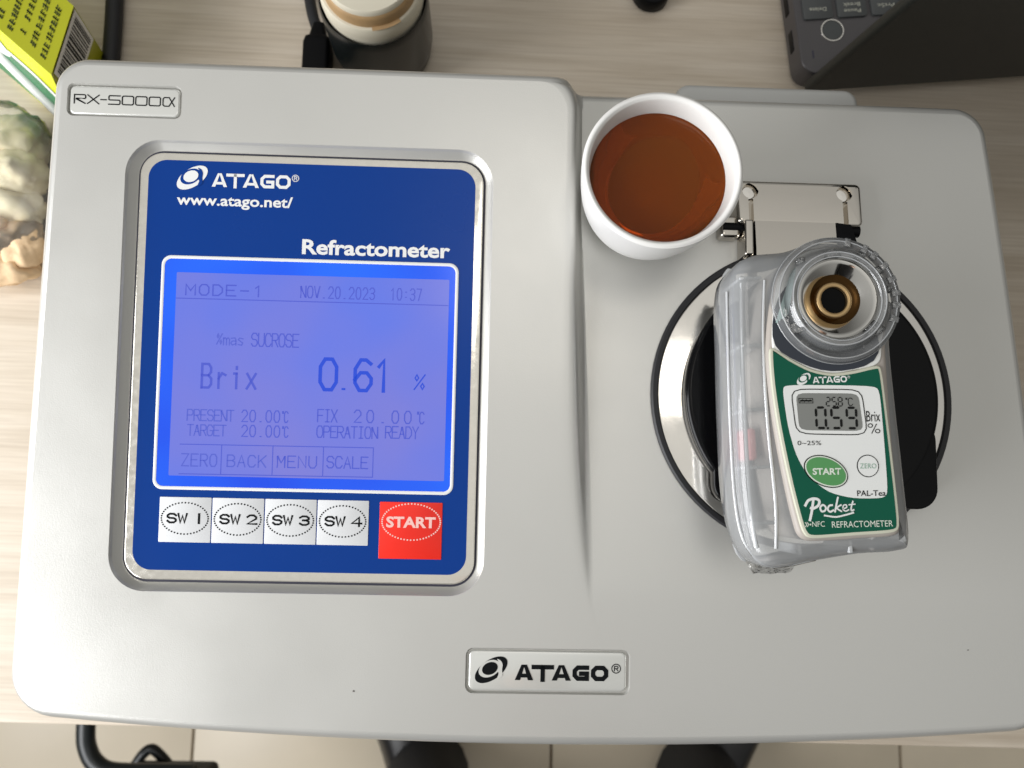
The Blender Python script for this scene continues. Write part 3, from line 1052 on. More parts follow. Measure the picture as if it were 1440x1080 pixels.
# cast side lugs and the pin of the hinge
lug = rxp(solid('hinge_lug', rrect(80.6, 60.2, 88.5, 68.8, 1.6, 4), 0.2, 6.4, 'chrome', rx, bev=1.2))
rxp(solid('hinge_lug', rrect(88.9, 52.0, 92.4, 66.2, 0.8, 3), 0.2, 10.5, 'chrome', rx, bev=0.8))
v, f = tube_geo([(81.5, 64.4, 4.6), (136.0, 64.4, 4.6)], 2.4, 20)
rxp(mk('hinge_pin', v, f, 'black', rx, 50))
# lid arm: polished top plate with a black cheek
pr = ((66.0, 9.2), (66.0, 5.0), (38.0, 5.0), (38.0, 10.6), (55.0, 10.4))
v, f = loft([[(93.3, y, z) for y, z in pr], [(125.0, y, z) for y, z in pr]])
rxp(mk('lid_arm', v, f, 'chrome', rx, 20))
v, f = loft([[(125.3, 66.2, 4.0), (125.3, 66.2, 9.4), (125.3, 38, 10.8), (125.3, 38, 5)], [(131.3, 65.6, 4.0), (131.3, 65.6, 9.0), (137.5, 44, 10.0), (137.5, 44, 5)]])
rxp(mk('arm_cheek', v, f, 'black', rx, 20))
for x, y, r in ((-56.3, -115.4, 0.5), (176.4, -97.0, 0.35), (204.6, -92.4, 0.35)):
    pts = [(x + r * random.uniform(.6, 1.3) * math.cos(a), y + r * random.uniform(.4, 1.0) * math.sin(a)) for a in [2 * math.pi * i / 9 for i in range(9)]]
    rxp(solid('dirt_speck', pts, -0.1, 0.12, 'speck', rx, warp=plane_warp if y < -80 or x < 20 else None, smooth=None))

# ------------------------------------------------------------------ cup of tea
cup = thing('tea_cup', 'small white porcelain cup beside the chrome hinge holding brown tea', 'cup', (49.3, 71.0, 0.2))
CH = 46.5
prof = [(0.01, 2.2), (11.5, 2.2), (12.0, 0), (14.0, 0), (14.6, 2.0), (18.0, 4.6), (22.2, 11), (25.2, 21), (27.0, 33), (28.0, CH - 2.2), (27.8, CH - 0.6), (26.9, CH), (26.0, CH - 0.5),
        (25.3, CH - 2.4), (23.9, 34), (22.0, 24), (18.6, 15.5), (13.6, 9.8), (7, 6.6), (0.01, 5.8)]
lathe('bowl', [p[:2] for p in catmull(prof, 5, False)], 'porcelain', cup, 112, smooth=70)
TL = 37.2
lathe('tea', [(0.01, 6.1), (7, 6.9), (13.5, 10.1), (18.45, 15.8), (21.85, 24.2), (23.75, 34), (24.25, TL), (23.9, TL - 0.22), (23.2, TL - 0.38), (22.0, TL - 0.45), (0.01, TL - 0.45)], 'tea', cup, 112, smooth=60, label='clear reddish brown tea')

# ------------------------------------------------------------------ pocket refractometer in its sleeve, lying on the lid
PZ = 20.6
pal = thing('pocket_refractometer', 'handheld green and white pocket refractometer in a milky clear sleeve lying on the black lid', 'refractometer',
            (105.05, 24.94, PZ), R(3.5))
T0 = 52.0 - PZ                               # label height above the lid
inner = catmull([(-19.0, -70), (-16.2, -77.6), (-8, -78.6), (4, -78.3), (14.6, -77.8), (16.4, -74), (16.4, -64), (16.6, -40), (17.4, -14), (18.8, 0), (15, 12), (6, 18.5), (-6, 18.5), (-15, 13), (-19.5, 4), (-23.2, -14), (-23.4, -30), (-22.0, -48)], 5)
solid('body', inner, 1.5, T0 - 0.9, 'palbody', pal, bev=2.0)
darko = catmull([(-21.4, -15.8), (-16.0, -18.8), (-9.5, -22.4), (-2.5, -24.2), (4.7, -23.5), (13.6, -21.4), (15.6, -14), (18.4, 0), (14.6, 11.6), (6, 17.6), (-6, 17.6), (-14.6, 12.4), (-18.8, 4)], 5)
solid('stage_housing', darko, T0 - 2.5, T0 - 0.45, 'palsilver', pal, bev=0.4)
arc = [(1.0 + 15.2 * math.cos(R(q)), 0.2 + 15.2 * math.sin(R(q))) for q in range(-38, -215, -6)]
cres = [(-19.2, 3.0), (-21.2, -8.0), (-21.6, -15.0), (-16.2, -18.4), (-9.5, -22.2), (-2.5, -24.0), (4.7, -23.3), (13.2, -21.6), (15.2, -14.5)] + arc
solid('stage_surround', dense(cres, 2), T0 - 0.6, T0 - 0.2, 'navy', pal, label='dark surround below and left of the sample stage')
lab = [(-22.8, -15.3), (-22.9, -27.1), (-21.9, -41.2), (-19.5, -59.7), (-16.9, -74.0), (-15.4, -77.0), (-12.6, -77.7), (-0.1, -77.2), (12.8, -77.0), (15.6, -75.8), (15.5, -63.4), (15.0, -42.6), (14.5, -23.7), (13.4, -21.9), (4.7, -23.7), (-2.5, -24.4), (-9.5, -22.7), (-16.3, -18.7), (-21.2, -15.0)]


labd = dense(lab)
face = solid('face_plate', labd, T0 - 1.2, T0, 'cream', pal, bev=0.35, label='front plate with green and white label')
flat('green_label', offset(labd, 1.05), T0 + 0.08, 'green', face)
wa = dense([(-19.5, -29.0), (-18.3, -27.5), (11.3, -28.9), (12.9, -30.8), (12.8, -47.2), (12.5, -63.6), (11.2, -65.7), (1.0, -65.4), (-7.0, -63.2), (-13.4, -57.7), (-16.8, -50.6), (-18.7, -41.3)], 4)
flat('white_label', wa, T0 + 0.16, 'labelwhite', face)
lo = dense([(-16.6, -29.2), (6.6, -30.2), (7.3, -44.9), (-15.9, -43.6)], 8)
band('screen_outline', lo, offset(lo, 0.32), T0 + 0.24, 'segment', face)
li = dense([(-15.2, -30.4), (5.6, -31.3), (6.2, -43.7), (-15.0, -42.6)], 10)
lcd2 = flat('screen', li, T0 + 0.22, 'lcdgrey', face)
LO2 = T0 + 0.30

SEG = {'0': 'abcdef', '5': 'afgcd', '9': 'abcdfg', '2': 'abged', '8': 'abcdefg'}


def seven(s, x0, yb, h, w, t, step, slant=0.03, skew=-0.045):
    out = []
    for i, ch in enumerate(s):
        bx = x0 + i * step

        def q(u, v):
            return (bx + u + v * slant, yb + v + (bx + u - x0) * skew)
        g = t * 0.35
        segs = {'a': (0, h, w, h), 'd': (0, 0, w, 0), 'g': (0, h / 2, w, h / 2), 'f': (0, h / 2, 0, h), 'e': (0, 0, 0, h / 2), 'b': (w, h / 2, w, h), 'c': (w, 0, w, h / 2)}
        for k in SEG[ch]:
            xa, ya, xb_, yb_ = segs[k]
            l = math.hypot(xb_ - xa, yb_ - ya)
            ux, uy = (xb_ - xa) / l, (yb_ - ya) / l
            xa, ya, xb_, yb_ = xa + ux * g, ya + uy * g, xb_ - ux * g, yb_ - uy * g
            nx, ny = -uy * t / 2, ux * t / 2
            out.append([q(xa, ya), q(xa + ux * t / 2 - nx, ya + uy * t / 2 - ny), q(xb_ - ux * t / 2 - nx, yb_ - uy * t / 2 - ny), q(xb_, yb_), q(xb_ - ux * t / 2 + nx, yb_ - uy * t / 2 + ny), q(xa + ux * t / 2 + nx, ya + uy * t / 2 + ny)])
    return out


dg = seven('059', -9.2, -42.1, 6.7, 3.1, 0.82, 5.1)
dg.append(ellipse(-5.55, -42.3, 0.42, 0.42, 0, 10))
dg += seven('258', -5.4, -35.0, 2.8, 1.3, 0.36, 2.0)
dg.append(ellipse(-1.75, -35.25, 0.2, 0.2, 0, 8))
flats('screen_digits', dg, LO2, 'segment', lcd2)
strokes('screen_digits', glyph_lines('c', 1.0, 3.4, -35.2, -32.6, 0.0), 0.24, LO2, 'segment', lcd2)
bo = [(-14.4, -32.2), (-9.8, -32.4), (-9.75, -33.9), (-14.35, -33.7), (-14.4, -32.2)]
strokes('battery_mark', [bo, [(-13.9, -33.3), (-13.2, -32.6)], [(-12.6, -33.4), (-11.9, -32.7)], [(-11.3, -33.4), (-10.6, -32.8)]], 0.2, LO2, 'segment', lcd2)
strokes('battery_mark', [[(-13.7, -33.0), (-13.0, -33.0)], [(-12.4, -33.05), (-11.7, -33.05)], [(-11.1, -33.1), (-10.4, -33.1)]], 0.55, LO2 + .02, 'segment', lcd2)
PL = T0 + 0.26
font_text('lettering', 'Brix', 7.5, 12.1, -40.7, 3.7, PL, 'segment', face, rot=R(-2))
pc = [ellipse(8.6, -42.0, 0.75, 0.6, 0, 16), ellipse(10.9, -43.9, 0.75, 0.6, 0, 16)]
strokes('lettering', [p + [p[0]] for p in pc] + [[(8.9, -44.5), (10.7, -41.6)]], 0.28, PL, 'segment', face)
font_text('lettering', '0~25%', -16.0, -8.2, -47.6, 1.5, PL, 'segment', face, rot=R(-2))
btn = solid('button', ellipse(-7.4, -56.3, 7.5, 4.9, -24, 48), T0 + 0.12, T0 + 0.32, 'segment', face, bev=0.08, label='green oval start button')
flat('button_ring', ellipse(-7.4, -56.3, 7.15, 4.55, -24, 48), T0 + 0.38, 'paleprint', btn)
flat('button_face', ellipse(-7.4, -56.3, 6.75, 4.15, -24, 48), T0 + 0.44, 'greenbtn', btn)
font_text('lettering', 'START', -11.9, -2.5, -57.3, 2.1, T0 + 0.50, 'paleprint', btn, bold=0.03, rot=R(-2))
zb = ellipse(6.6, -55.1, 3.65, 3.65, 0, 40)
zbo = solid('button', zb, T0 + 0.12, T0 + 0.28, 'segment', face, bev=0.08, label='round white zero button')
flat('button_face', ellipse(6.6, -55.1, 3.35, 3.35, 0, 40), T0 + 0.34, 'labelwhite', zbo)
font_text('lettering', 'ZERO', 3.9, 9.3, -55.9, 1.7, T0 + 0.40, 'palegreen', zbo, rot=R(-2))
font_text('lettering', 'PAL-Tea', 2.2, 11.6, -64.8, 1.9, PL, 'segment', face, bold=0.008, rot=R(-2))
emblem(-14.5, -28.0 + 0.4, 4.8, 3.5, T0 + 0.18, 'labelwhite', 'green', face, None)
wide_name(-9.3, 2.3, -27.4, -25.3, 0.46, T0 + 0.18, 'labelwhite', face, None)
reg_mark(2.9, -25.7, 0.4, T0 + 0.18, 'labelwhite', face, None)
# brush-script word
pk = [
    [(-15.0, -66.9), (-13.9, -65.4), (-11.9, -64.9), (-10.4, -65.6), (-10.8, -67.1), (-12.4, -68.0), (-13.2, -67.9)],
    [(-12.3, -65.4), (-13.0, -68.6), (-13.9, -71.6)],
    [(-9.3, -67.0), (-10.2, -67.8), (-9.9, -69.0), (-8.8, -68.9), (-8.4, -67.8), (-9.3, -67.0)],
    [(-6.3, -67.2), (-7.3, -67.4), (-7.8, -68.5), (-7.1, -69.3), (-6.1, -68.9)],
    [(-4.2, -64.9), (-4.9, -67.2), (-5.5, -69.3)], [(-3.4, -67.3), (-4.8, -68.2), (-3.4, -69.3)],
    [(-2.7, -68.5), (-1.6, -68.1), (-1.7, -67.3), (-2.6, -67.5), (-2.8, -68.7), (-2.0, -69.3), (-1.0, -68.9)],
    [(0.6, -66.3), (-0.1, -68.2), (-0.1, -69.2), (0.6, -69.0)], [(-0.7, -67.3), (1.2, -67.2)],
    [(-9.0, -70.4), (-5.6, -71.0), (-2.6, -70.6), (0.4, -69.9)],
]
for k_, l in enumerate(pk):
    cl_ = math.dist(l[0], l[-1]) < 1e-6
    c_ = catmull(l[:-1], 5) if cl_ else catmull(l, 5, False)
    strokes('lettering', [c_ + [c_[0]] if cl_ else c_], (0.85, 0.85, 0.6, 0.6, 0.6, 0.5, 0.42, 0.5, 0.4, 0.55)[k_], T0 + 0.2 + 0.01 * k_, 'labelwhite', face)
strokes('lettering', [catmull([(-15.5 + d, -72.4), (-15.1 + d, -73.0), (-15.5 + d, -73.7)], 3, False) for d in (0, 0.6)], 0.25, T0 + 0.2, 'paleprint', face)
flat('lettering', ellipse(-13.9, -73.1, 0.3, 0.3, 0, 10), T0 + 0.2, 'paleprint', face)
font_text('lettering', 'NFC', -13.3, -9.2, -73.9, 1.8, T0 + 0.2, 'paleprint', face, rot=R(-1))
font_text('lettering', 'REFRACTOMETER', -6.9, 13.1, -74.6, 2.1, T0 + 0.2, 'paleprint', face, rot=R(-1.2))

# sample stage: clear ring, steel dish, brass collar, prism
RC = (1.0, 0.2)
T1 = T0 + 3.0
st = lathe('stage_dish', [(13.4, T0 - 0.3), (13.3, T1 + 0.2), (12.7, T1 + 0.5), (12.2, T1 + 0.35), (11.6, T1 - 0.1), (8.4, T1 - 2.2), (8.0, T1 - 2.6)], 'steel', pal, 72, (0.4, 0.3, 0), smooth=30)
lathe('collar_seat', [(8.6, T1 - 2.1), (7.9, T1 - 2.4), (6.6, T1 - 2.7), (0.01, T1 - 2.8)], 'seat', st, 56, (0.4, 0.3, 0))
lathe('brass_collar', [(6.1, T1 - 2.7), (5.9, T1 - 1.1), (5.6, T1 - 0.85), (4.9, T1 - 0.85), (4.5, T1 - 1.1), (4.4, T1 - 2.4)], 'brass', st, 56, (-0.4, -0.1, 0))
lathe('prism', [(4.55, T1 - 2.3), (0.01, T1 - 2.3)], 'prism', st, 40, (-0.4, -0.1, 0))
cr = lathe('clear_ring', [(21.4, T0 - 5.5), (21.6, T0 - 0.5), (21.0, T0 + 1.6), (19.8, T0 + 2.2), (18.6, T0 + 1.4), (17.6, T0 + 0.8), (16.6, T1 - 0.6), (15.7, T1 + 0.5), (15.0, T1 + 0.5), (14.3, T1 + 0.1), (13.7, T1 - 0.6)],
           'clear', pal, 96, (RC[0], RC[1], 0), smooth=35, label='clear plastic ring round the stage')
for rr, zz, wd in ((21.4, T0 - 0.2, 0.22), (19.8, T0 + 2.1, 0.22), (15.6, T1 + 0.4, 0.30), (14.1, T1 + 0.2, 0.22)):
    lathe('ring_edge_glint', [(rr + wd * math.cos(R(q)), zz + wd * math.sin(R(q))) for q in range(0, 361, 60)], 'edgeclear', cr, 80, (RC[0], RC[1], 0), smooth=80)  # whitish beads stand in for highlight rings on the clear plastic
for q in (-22, -8, 4, 18, 33, 47, 58, 76):                # moulded teeth on the right half of the ring
    c, sn = math.cos(R(q)), math.sin(R(q))
    o1 = [(RC[0] + c * a_ - sn * b_, RC[1] + sn * a_ + c * b_) for a_, b_ in ((18.2, -1.1), (21.0, -0.9), (21.0, 0.9), (18.2, 1.1))]
    solid('ring_tooth', o1, T0 + 0.5, T0 + 2.4, 'clearlump', cr, bev=0.25, steps=2)


def lump(name, c, size, material, parent, seed, sub=3, amp=0.25, freq=0.35):
    import bmesh
    bm = bmesh.new()
    bmesh.ops.create_icosphere(bm, subdivisions=sub, radius=1.0)
    for v in bm.verts:
        d = 1 + amp * noise.noise(v.co * (1 / freq) * 0.8 + Vector((seed, seed * 1.7, 0))) + amp * 0.5 * noise.noise(v.co * (2.6 / freq) * 0.8 + Vector((0, seed, 3)))
        v.co = Vector((v.co.x * size[0] * d + c[0], v.co.y * size[1] * d + c[1], v.co.z * size[2] * d + c[2])) * K
    me = bpy.data.meshes.new(name)
    bm.to_mesh(me)
    bm.free()
    return link(me, name, material, parent, 75 if sub > 2 else 25)


for i, (x, y, s) in enumerate(((-12.6, -8.8, 3.0), (0.6, 15.6, 2.6), (12.6, -10.2, 3.2), (9.8, 14.4, 1.8), (15.6, 9.6, 1.7), (18.6, 3.2, 1.6), (-10.5, 13.5, 1.7))):
    lump('moulded_clip', (x, y, T0 + 1.2), (s, s * 0.75, 1.3), 'clearlump', pal, i * 3.1, 2, 0.5, 0.5)
for x, y in ((-10.4, -13.8), (10.4, -15.4)):
    lathe('screw_boss', [(2.0, T0 - 0.4), (1.9, T0 + 0.5), (1.5, T0 + 0.6), (1.4, T0 - 0.1), (0.01, T0 - 0.2)], 'clear', pal, 28, (x, y, 0))
for i in range(5):
    strokes('folded_film', [[(-19.6 + 0.9 * i, -6.5 + 0.6 * i), (-13.6 + 0.35 * i, 9.2 + 0.5 * i)]], 0.62, T0 + 0.2 + 0.15 * i, 'teal', pal)

# sleeve: outer shell, rails and ribs along the wide side
sl = catmull([(-31.5, -82.5), (-25, -87.2), (-12, -85.6), (4, -83.8), (17, -83.4), (21.4, -80.0), (21.6, -60), (21.2, -34), (21.2, -14), (22.6, -2), (21, 8.5), (15, 17), (6, 21.6), (-4, 21.6), (-13, 19.2), (-23, 18.4), (-29.5, 15.0), (-32.4, 6), (-33.4, -12), (-34.6, -40), (-34.8, -66)], 5)
so = [(x * 0.985 - 0.0, y * 0.985) for x, y in sl]
rings = [[(x, y, 0.2) for x, y in offset(so, 2.5)], [(x, y, 1.0) for x, y in offset(so, 0.8)], [(x, y, 3) for x, y in so], [(x, y, 12) for x, y in sl]]
for i in range(7):
    a = math.pi / 2 * i / 6
    rings.append([(x, y, T0 - 9.0 + 6.0 * math.sin(a)) for x, y in offset(sl, 4.5 * (1 - math.cos(a)))])
rings.append([(x, y, T0 - 2.9) for x, y in offset(sl, 5.2)])
v, f = loft(rings, True, True)
sleeve = mk('sleeve', v, f, 'milky', pal, 50, None, 'milky see-through protective sleeve')
rail_out = catmull([(-30.6, -80.0), (-31.6, -66), (-31.4, -40), (-30.4, -12), (-29.2, 8.0)], 8, False)
rail_in = catmull([(-24.6, -80.5), (-23.6, -66), (-24.2, -40), (-23.6, -12), (-21.6, 8.5)], 8, False)
v, f = tube_geo([(x, y, T0 - 4.2) for x, y in rail_out], 0.75, 10)
mk('sleeve_rail_and_glint', v, f, 'rib', sleeve, 60)
v, f = tube_geo([(x, y, T0 - 3.0) for x, y in rail_in], 0.6, 10)
mk('sleeve_rail_and_glint', v, f, 'rib', sleeve, 60)
v, f = tube_geo(catmull([(-33.2, 6, T0 - 8), (-34.0, -12, T0 - 8.4), (-35.0, -40, T0 - 8.6), (-35.2, -66, T0 - 8.4), (-32.4, -80, T0 - 8.4), (-25, -86.6, T0 - 8), (-10, -85.0, T0 - 8)], 6, False), 0.55, 10)
mk('sleeve_rail_and_glint', v, f, 'rib', sleeve, 60)  # white bead added as the bright highlight along the shell's outer edge
for y in (9.5, -13.5, -35.0, -54.0, -72.2):
    xa, xb = (-29.8, -22.2) if y > 0 else (-31.0, -23.6)
    solid('sleeve_rib', rrect(xa, y - 0.6, xb, y + 0.6, 0.4, 3), 6.0, T0 - 3.2, 'rib', sleeve, bev=0.4)
solid('sleeve_floor', catmull([(-31.5, -80), (-24.5, -83), (-24.0, -40), (-23, 12), (-29, 13), (-32.5, -40)], 5), 3.0, 5.0, 'rib', sleeve)
for i, (y, m) in enumerate(((-2, 'navy'), (-46, 'pink'))):
    solid('sleeve_insert', rrect(-27.6, y - (7 if i == 0 else 5.5), -24.9, y + (7 if i == 0 else 5.5), 1.2, 4), 5.0, 13.0 if i == 0 else 18.0, m, sleeve, bev=0.8)
solid('sleeve_rib', rrect(-17.0, -83.0, -15.8, -79.6, 0.3, 3), 8, T0 - 4, 'rib', sleeve, bev=0.3)
solid('sleeve_rib', rrect(-0.6, -83.0, 0.8, -79.0, 0.3, 3), 8, T0 - 3.2, 'rib', sleeve, bev=0.3)
# crumpled clear lip at the lower end
lip_v, lip_f = [], []
NX, NY = 26, 5
for j in range(NY):
    for i in range(NX):
        x = -28.5 + 20 * i / (NX - 1)
        edge = min(1.0, min(i, NX - 1 - i) / 4)
        y = -85.0 - 1.3 * j * edge - 1.0 * math.sin(math.pi * i / (NX - 1)) + 0.5 * noise.noise(Vector((x * 0.6, j * 0.9, 1)))
        z = 16 - 3.0 * j + 2.0 * noise.noise(Vector((x * 0.55, j * 1.1, 5)))
        lip_v.append((x, y, z))
for j in range(NY - 1):
    for i in range(NX - 1):
        lip_f.append((j * NX + i, j * NX + i + 1, (j + 1) * NX + i + 1, (j + 1) * NX + i))
mk('crumpled_lip', lip_v, lip_f, 'clearlump', sleeve, 30)

# ------------------------------------------------------------------ things round about on the table
# laptop, its hinge towards the instrument
lp = thing('laptop', 'dark open laptop with black lid on the table behind the instrument', 'laptop', (160.2, 189.5, TZ), R(6.3))
solid('base', rrect(0, 0, 322, 222, 9, 6), 1.5, 19.0, 'laptop', lp, bev=1.0, bevb=1.5)
lidv, lidf = loft([[(x, y, 0) for x, y in rrect(2, -7.5, 320, -1.5, 2.5, 5)], [(x, y - 17, 122) for x, y in rrect(2, -7.5, 320, -1.5, 2.5, 5)], [(x, y - 30, 208) for x, y in rrect(2, -7.5, 320, -1.5, 2.5, 5)]])
ld = mk('lid', lidv, lidf, 'laptoplid', lp, 40)
ld.location = (0, 0, 14 * K)
solid('screen_glass', rrect(8, -1.4, 314, -0.9, 0.2, 2), 8, 12, 'prism', ld)
v, f = tube_geo([(20, 2.5, 17.5), (300, 2.5, 17.5)], 3.5, 16)
mk('hinge', v, f, 'laptop', lp, 50)
for i in range(16):
    for j in range(6):
        kx, ky = 4.2 + 19.3 * i, 31.0 + (0 if j == 0 else 17.0 + 19.0 * (j - 1))
        kh = 14.0 if j == 0 else 16.0
        if 4.2 + 19.3 * i > 305:
            continue
        kc = solid('key', rrect(kx, ky, kx + 16.6, ky + kh, 1.6, 3), 18.5, 20.6, 'keycap', lp, bev=0.4, steps=2)
        if j == 0 and i < 3:
            for n_, wd in enumerate(('Delete',) if i == 0 else (('Pause', 'Break') if i == 1 else ('PrtSc',))):
                font_text('lettering', wd, kx + 3.5, kx + 13.0, ky + 4.4 + 3.6 * n_ + (2 if i != 1 else 0), 2.3, 20.75, 'keyprint', kc, rot=math.pi)
lathe('power_button', [(6.6, 18.8), (6.4, 19.5), (5.9, 19.5), (5.7, 19.1)], 'brushed', lp, 40, (19.6, 24.4, 0))
lathe('power_button', [(5.6, 18.8), (5.4, 19.4), (0.01, 19.5)], 'keycap', lp, 40, (19.6, 24.4, 0))
solid('port', rrect(-0.3, 40, 0.4, 54, 0.2, 2), 7, 12, 'black', lp)
solid('port', rrect(-0.3, 18, 0.4, 30, 0.2, 2), 7, 12, 'black', lp)
solid('status_light', rrect(6.6, 9, 7.6, 13.5, 0.4, 3), 18.9, 19.1, 'seam', lp)

# lidded jar
jar = thing('lidded_jar', 'round dark green jar with a cream lid behind the instrument', 'jar', (-71.8, 206.0, TZ))
lathe('body', [(0.01, 0.3), (24, 0.3), (26.5, 3), (27.9, 14), (27.9, 46), (27.7, 51), (27.2, 52.5), (26.7, 51), (26.4, 46), (26.2, 8), (0.01, 6)], 'jar', jar, 72)
ld2 = lathe('lid', [(25.5, 48), (26.0, 56), (25.6, 61.5), (24.8, 62.5), (23.6, 62.7)], 'creamlid', jar, 72, smooth=40)
lathe('lid_ring', [(23.8, 60), (23.4, 67.5), (22.6, 69.5), (22.0, 70)], 'woodring', ld2, 72)
lathe('lid_top', [(22.3, 69), (22.1, 71.6), (21.2, 72.6), (0.01, 73)], 'creamlid', ld2, 72)
strokes('lid_tab', [[(4 * math.cos(R(a)) * 6.1, 4 * math.sin(R(a)) * 6.1) for a in range(-82, -50, 4)]], 2.6, 63.2, 'woodring', ld2)

# black power cable with its plug, and a second cable
pc_ = thing('power_cable', 'black power cable with plug going into the back of the instrument', 'cable', (-107, 196, TZ))
tube('cord', [(1.5, 9, 9.5), (-2.0, 17, 8.5), (-5.5, 28, 7), (-8.5, 44, 4.5), (-11, 75, 3.6), (-22, 130, 3.6), (-60, 210, 3.6)], 3.1, 'rubber', pc_)
v, f = loft([[(x, y, z) for x, z in rrect(-7.2 + dx, 2 + dz, 7.2 - dx, 17 - dz, 2.0, 4)] for y, dx, dz in ((-76, 0, 0), (4, 0, 0), (7.5, 0.8, 0.8), (9, 2.5, 2.5), (17, 4.0, 4.0))])
mk('plug', v, f, 'black', pc_, 40)
tag(tube('thick_cable', [(-221.5, 187, TZ + 4.9), (-221.2, 170, TZ + 4.9), (-221.3, 205, TZ + 4.9), (-222.3, 235, TZ + 4.9), (-226, 300, TZ + 4.9)][1:], 4.7, 'rubber'),
    'thick black cable running back beside the carton', 'cable')

# drink carton
ct = thing('drink_carton', 'lime green drink carton with barcode and straw beside the plastic bag', 'carton', (-232, 165, TZ))


def cpt(p):
    return (p[0] + 232, p[1] - 165, p[2] - TZ)


A = Vector((-215.7, 147.2, -55.0))
B = Vector((-208.3, 181.7, -55.0))
D = Vector((-27.2, 22.6, 0.0))
A2, B2 = A + D * 3.2, B + D * 3.2
Cb = Vector((-237.0, 147.5, -127.5))          # lower edge of the lime side
C2 = Cb + D * 3.2
Eb = Vector((-226.0, 194.0, -127.5))
E2 = Eb + D * 3.2
hexa = [A, B, B2, A2, Cb, Eb, E2, C2]
hv = [cpt(p) for p in hexa]
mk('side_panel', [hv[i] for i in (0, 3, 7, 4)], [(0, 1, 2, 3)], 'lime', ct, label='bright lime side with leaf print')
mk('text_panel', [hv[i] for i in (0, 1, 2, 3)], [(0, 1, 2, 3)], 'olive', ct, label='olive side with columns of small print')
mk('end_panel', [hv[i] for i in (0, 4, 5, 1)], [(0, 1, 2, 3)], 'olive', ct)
mk('back_panel', [hv[i] for i in (1, 5, 6, 2)], [(0, 1, 2, 3)], 'lime', ct)
mk('far_end', [hv[i] for i in (2, 6, 7, 3)], [(0, 1, 2, 3)], 'lime', ct)
mk('bottom', [hv[i] for i in (4, 7, 6, 5)], [(0, 1, 2, 3)], 'lime', ct)


def quadmap(P, U, V, h=0.25):
    n = U.cross(V).normalized() * h
    return lambda p: tuple(Vector(cpt(P + U * p[0] + V * p[1] + n * (1 + p[2]))))


# print columns on the olive side: u along AB, v along the carton
w1 = quadmap(A, (B - A), D, 0.25)
Lt = []
for c in range(9):
    v0 = 0.16 + 0.2 * c
    u = 0.10 + 0.04 * (c % 3)
    while u < 0.86:
        du = random.uniform(0.05, 0.09)
        for q in range(3):
            vv = v0 + q * 0.035
            Lt.append([(u + random.uniform(0, .02), vv), (u + du * random.uniform(.5, .9), vv)])
        for q in range(2):
            uu = u + du * random.uniform(0.1, 0.8)
            Lt.append([(uu, v0), (uu, v0 + 0.08)])
        u += du + 0.012
        if random.random() < 0.08:
            u += 0.12
strokes('small_print', Lt, 0.014, 0, 'cartonink', ct, w1)
# barcode on the end
V1 = (Cb - A)
w2 = quadmap(A, (B - A), Vector((16.0, 1.0, -46.0)), -0.3)
EV = Vector((12.0, 9.0, -52.0))
w2 = lambda p: tuple(Vector(cpt(A + (B - A) * p[0] + Vector((-11, 7.6, -46)) * p[1] * 1.08 + Vector((0.92, -0.2, -0.3)) * (0.5 + p[2]))))
mk('barcode_panel', [(0.04, 0.02, 0), (0.97, 0.02, 0), (0.97, 0.80, 0), (0.04, 0.80, 0)], [(0, 1, 2, 3)], 'cartonwhite', ct, None, w2)
bars = []
u = 0.10
while u < 0.90:
    wd = random.choice((0.012, 0.02, 0.034))
    bars.append([(u, 0.10), (u + wd, 0.10), (u + wd, 0.72), (u, 0.72)])
    u += wd + random.choice((0.014, 0.022, 0.03))
flats('barcode', bars, 0.2, 'black_print', ct, w2)
# leaf print and straw on the lime side: u along the carton from A, v down the side
w3 = quadmap(A, D, (Cb - A), 0.3)
flat('leaf_print', catmull([(0.0, 0.42), (0.35, 0.36), (0.9, 0.34), (1.6, 0.40), (2.6, 0.45), (2.6, 0.98), (1.2, 0.97), (0.4, 0.93), (0.0, 0.92)], 5), 0.0, 'leaf', ct, w3)
flat('leaf_print', catmull([(1.05, 0.42), (1.1, 0.26), (1.5, 0.12), (2.0, 0.05), (2.4, 0.2), (2.3, 0.5), (1.6, 0.55)], 5), 0.3, 'cartonwhite', ct, w3)
flat('leaf_print', catmull([(0.05, 0.38), (0.5, 0.30), (1.0, 0.30), (1.0, 0.36), (0.5, 0.37), (0.05, 0.45)], 5), 0.35, 'cartonwhite', ct, w3)
flat('leaf_print', catmull([(1.85, 0.05), (2.0, -0.0 + 0.03), (2.2, 0.06), (2.1, 0.14), (1.9, 0.13)], 5), 0.6, 'leaf', ct, w3)
s0, s1 = w3((-0.05, 0.78, 2.2)), w3((2.6, 0.30, 2.2))
v, f = tube_geo([s0, s1], 3.0, 14)
mk('straw', v, f, 'cartonwhite', ct, 50)

# clear bag of pale dry goods
bgt = thing('plastic_bag', 'clear plastic bag of pale dried pieces beside the instrument', 'bag', (-262, 108, TZ))
lump('film', (2, 8, 22), (27, 40, 24), 'bag', bgt, 2.2, 4, 0.20, 0.6)
for i, (x, y, z, sx, sy, sz, m) in enumerate(((2, 27, 17, 16, 13, 13, 'bagcontent'), (6, 10, 20, 14, 12, 15, 'bagcontent'), (-12, 14, 18, 14, 15, 14, 'bagcontent'), (2, -8, 17, 17, 12, 14, 'bagcontent'),
                                              (-10, -20, 17, 15, 13, 15, 'tancontent'), (8, -26, 16, 13, 13, 13, 'tancontent'), (-22, 0, 14, 12, 16, 13, 'bagcontent'), (-2, -38, 14, 16, 11, 12, 'tancontent'))):
    lump('dried_piece', (x, y, z), (sx, sy, sz), m, bgt, i * 2.7, 4, 0.32, 0.55)

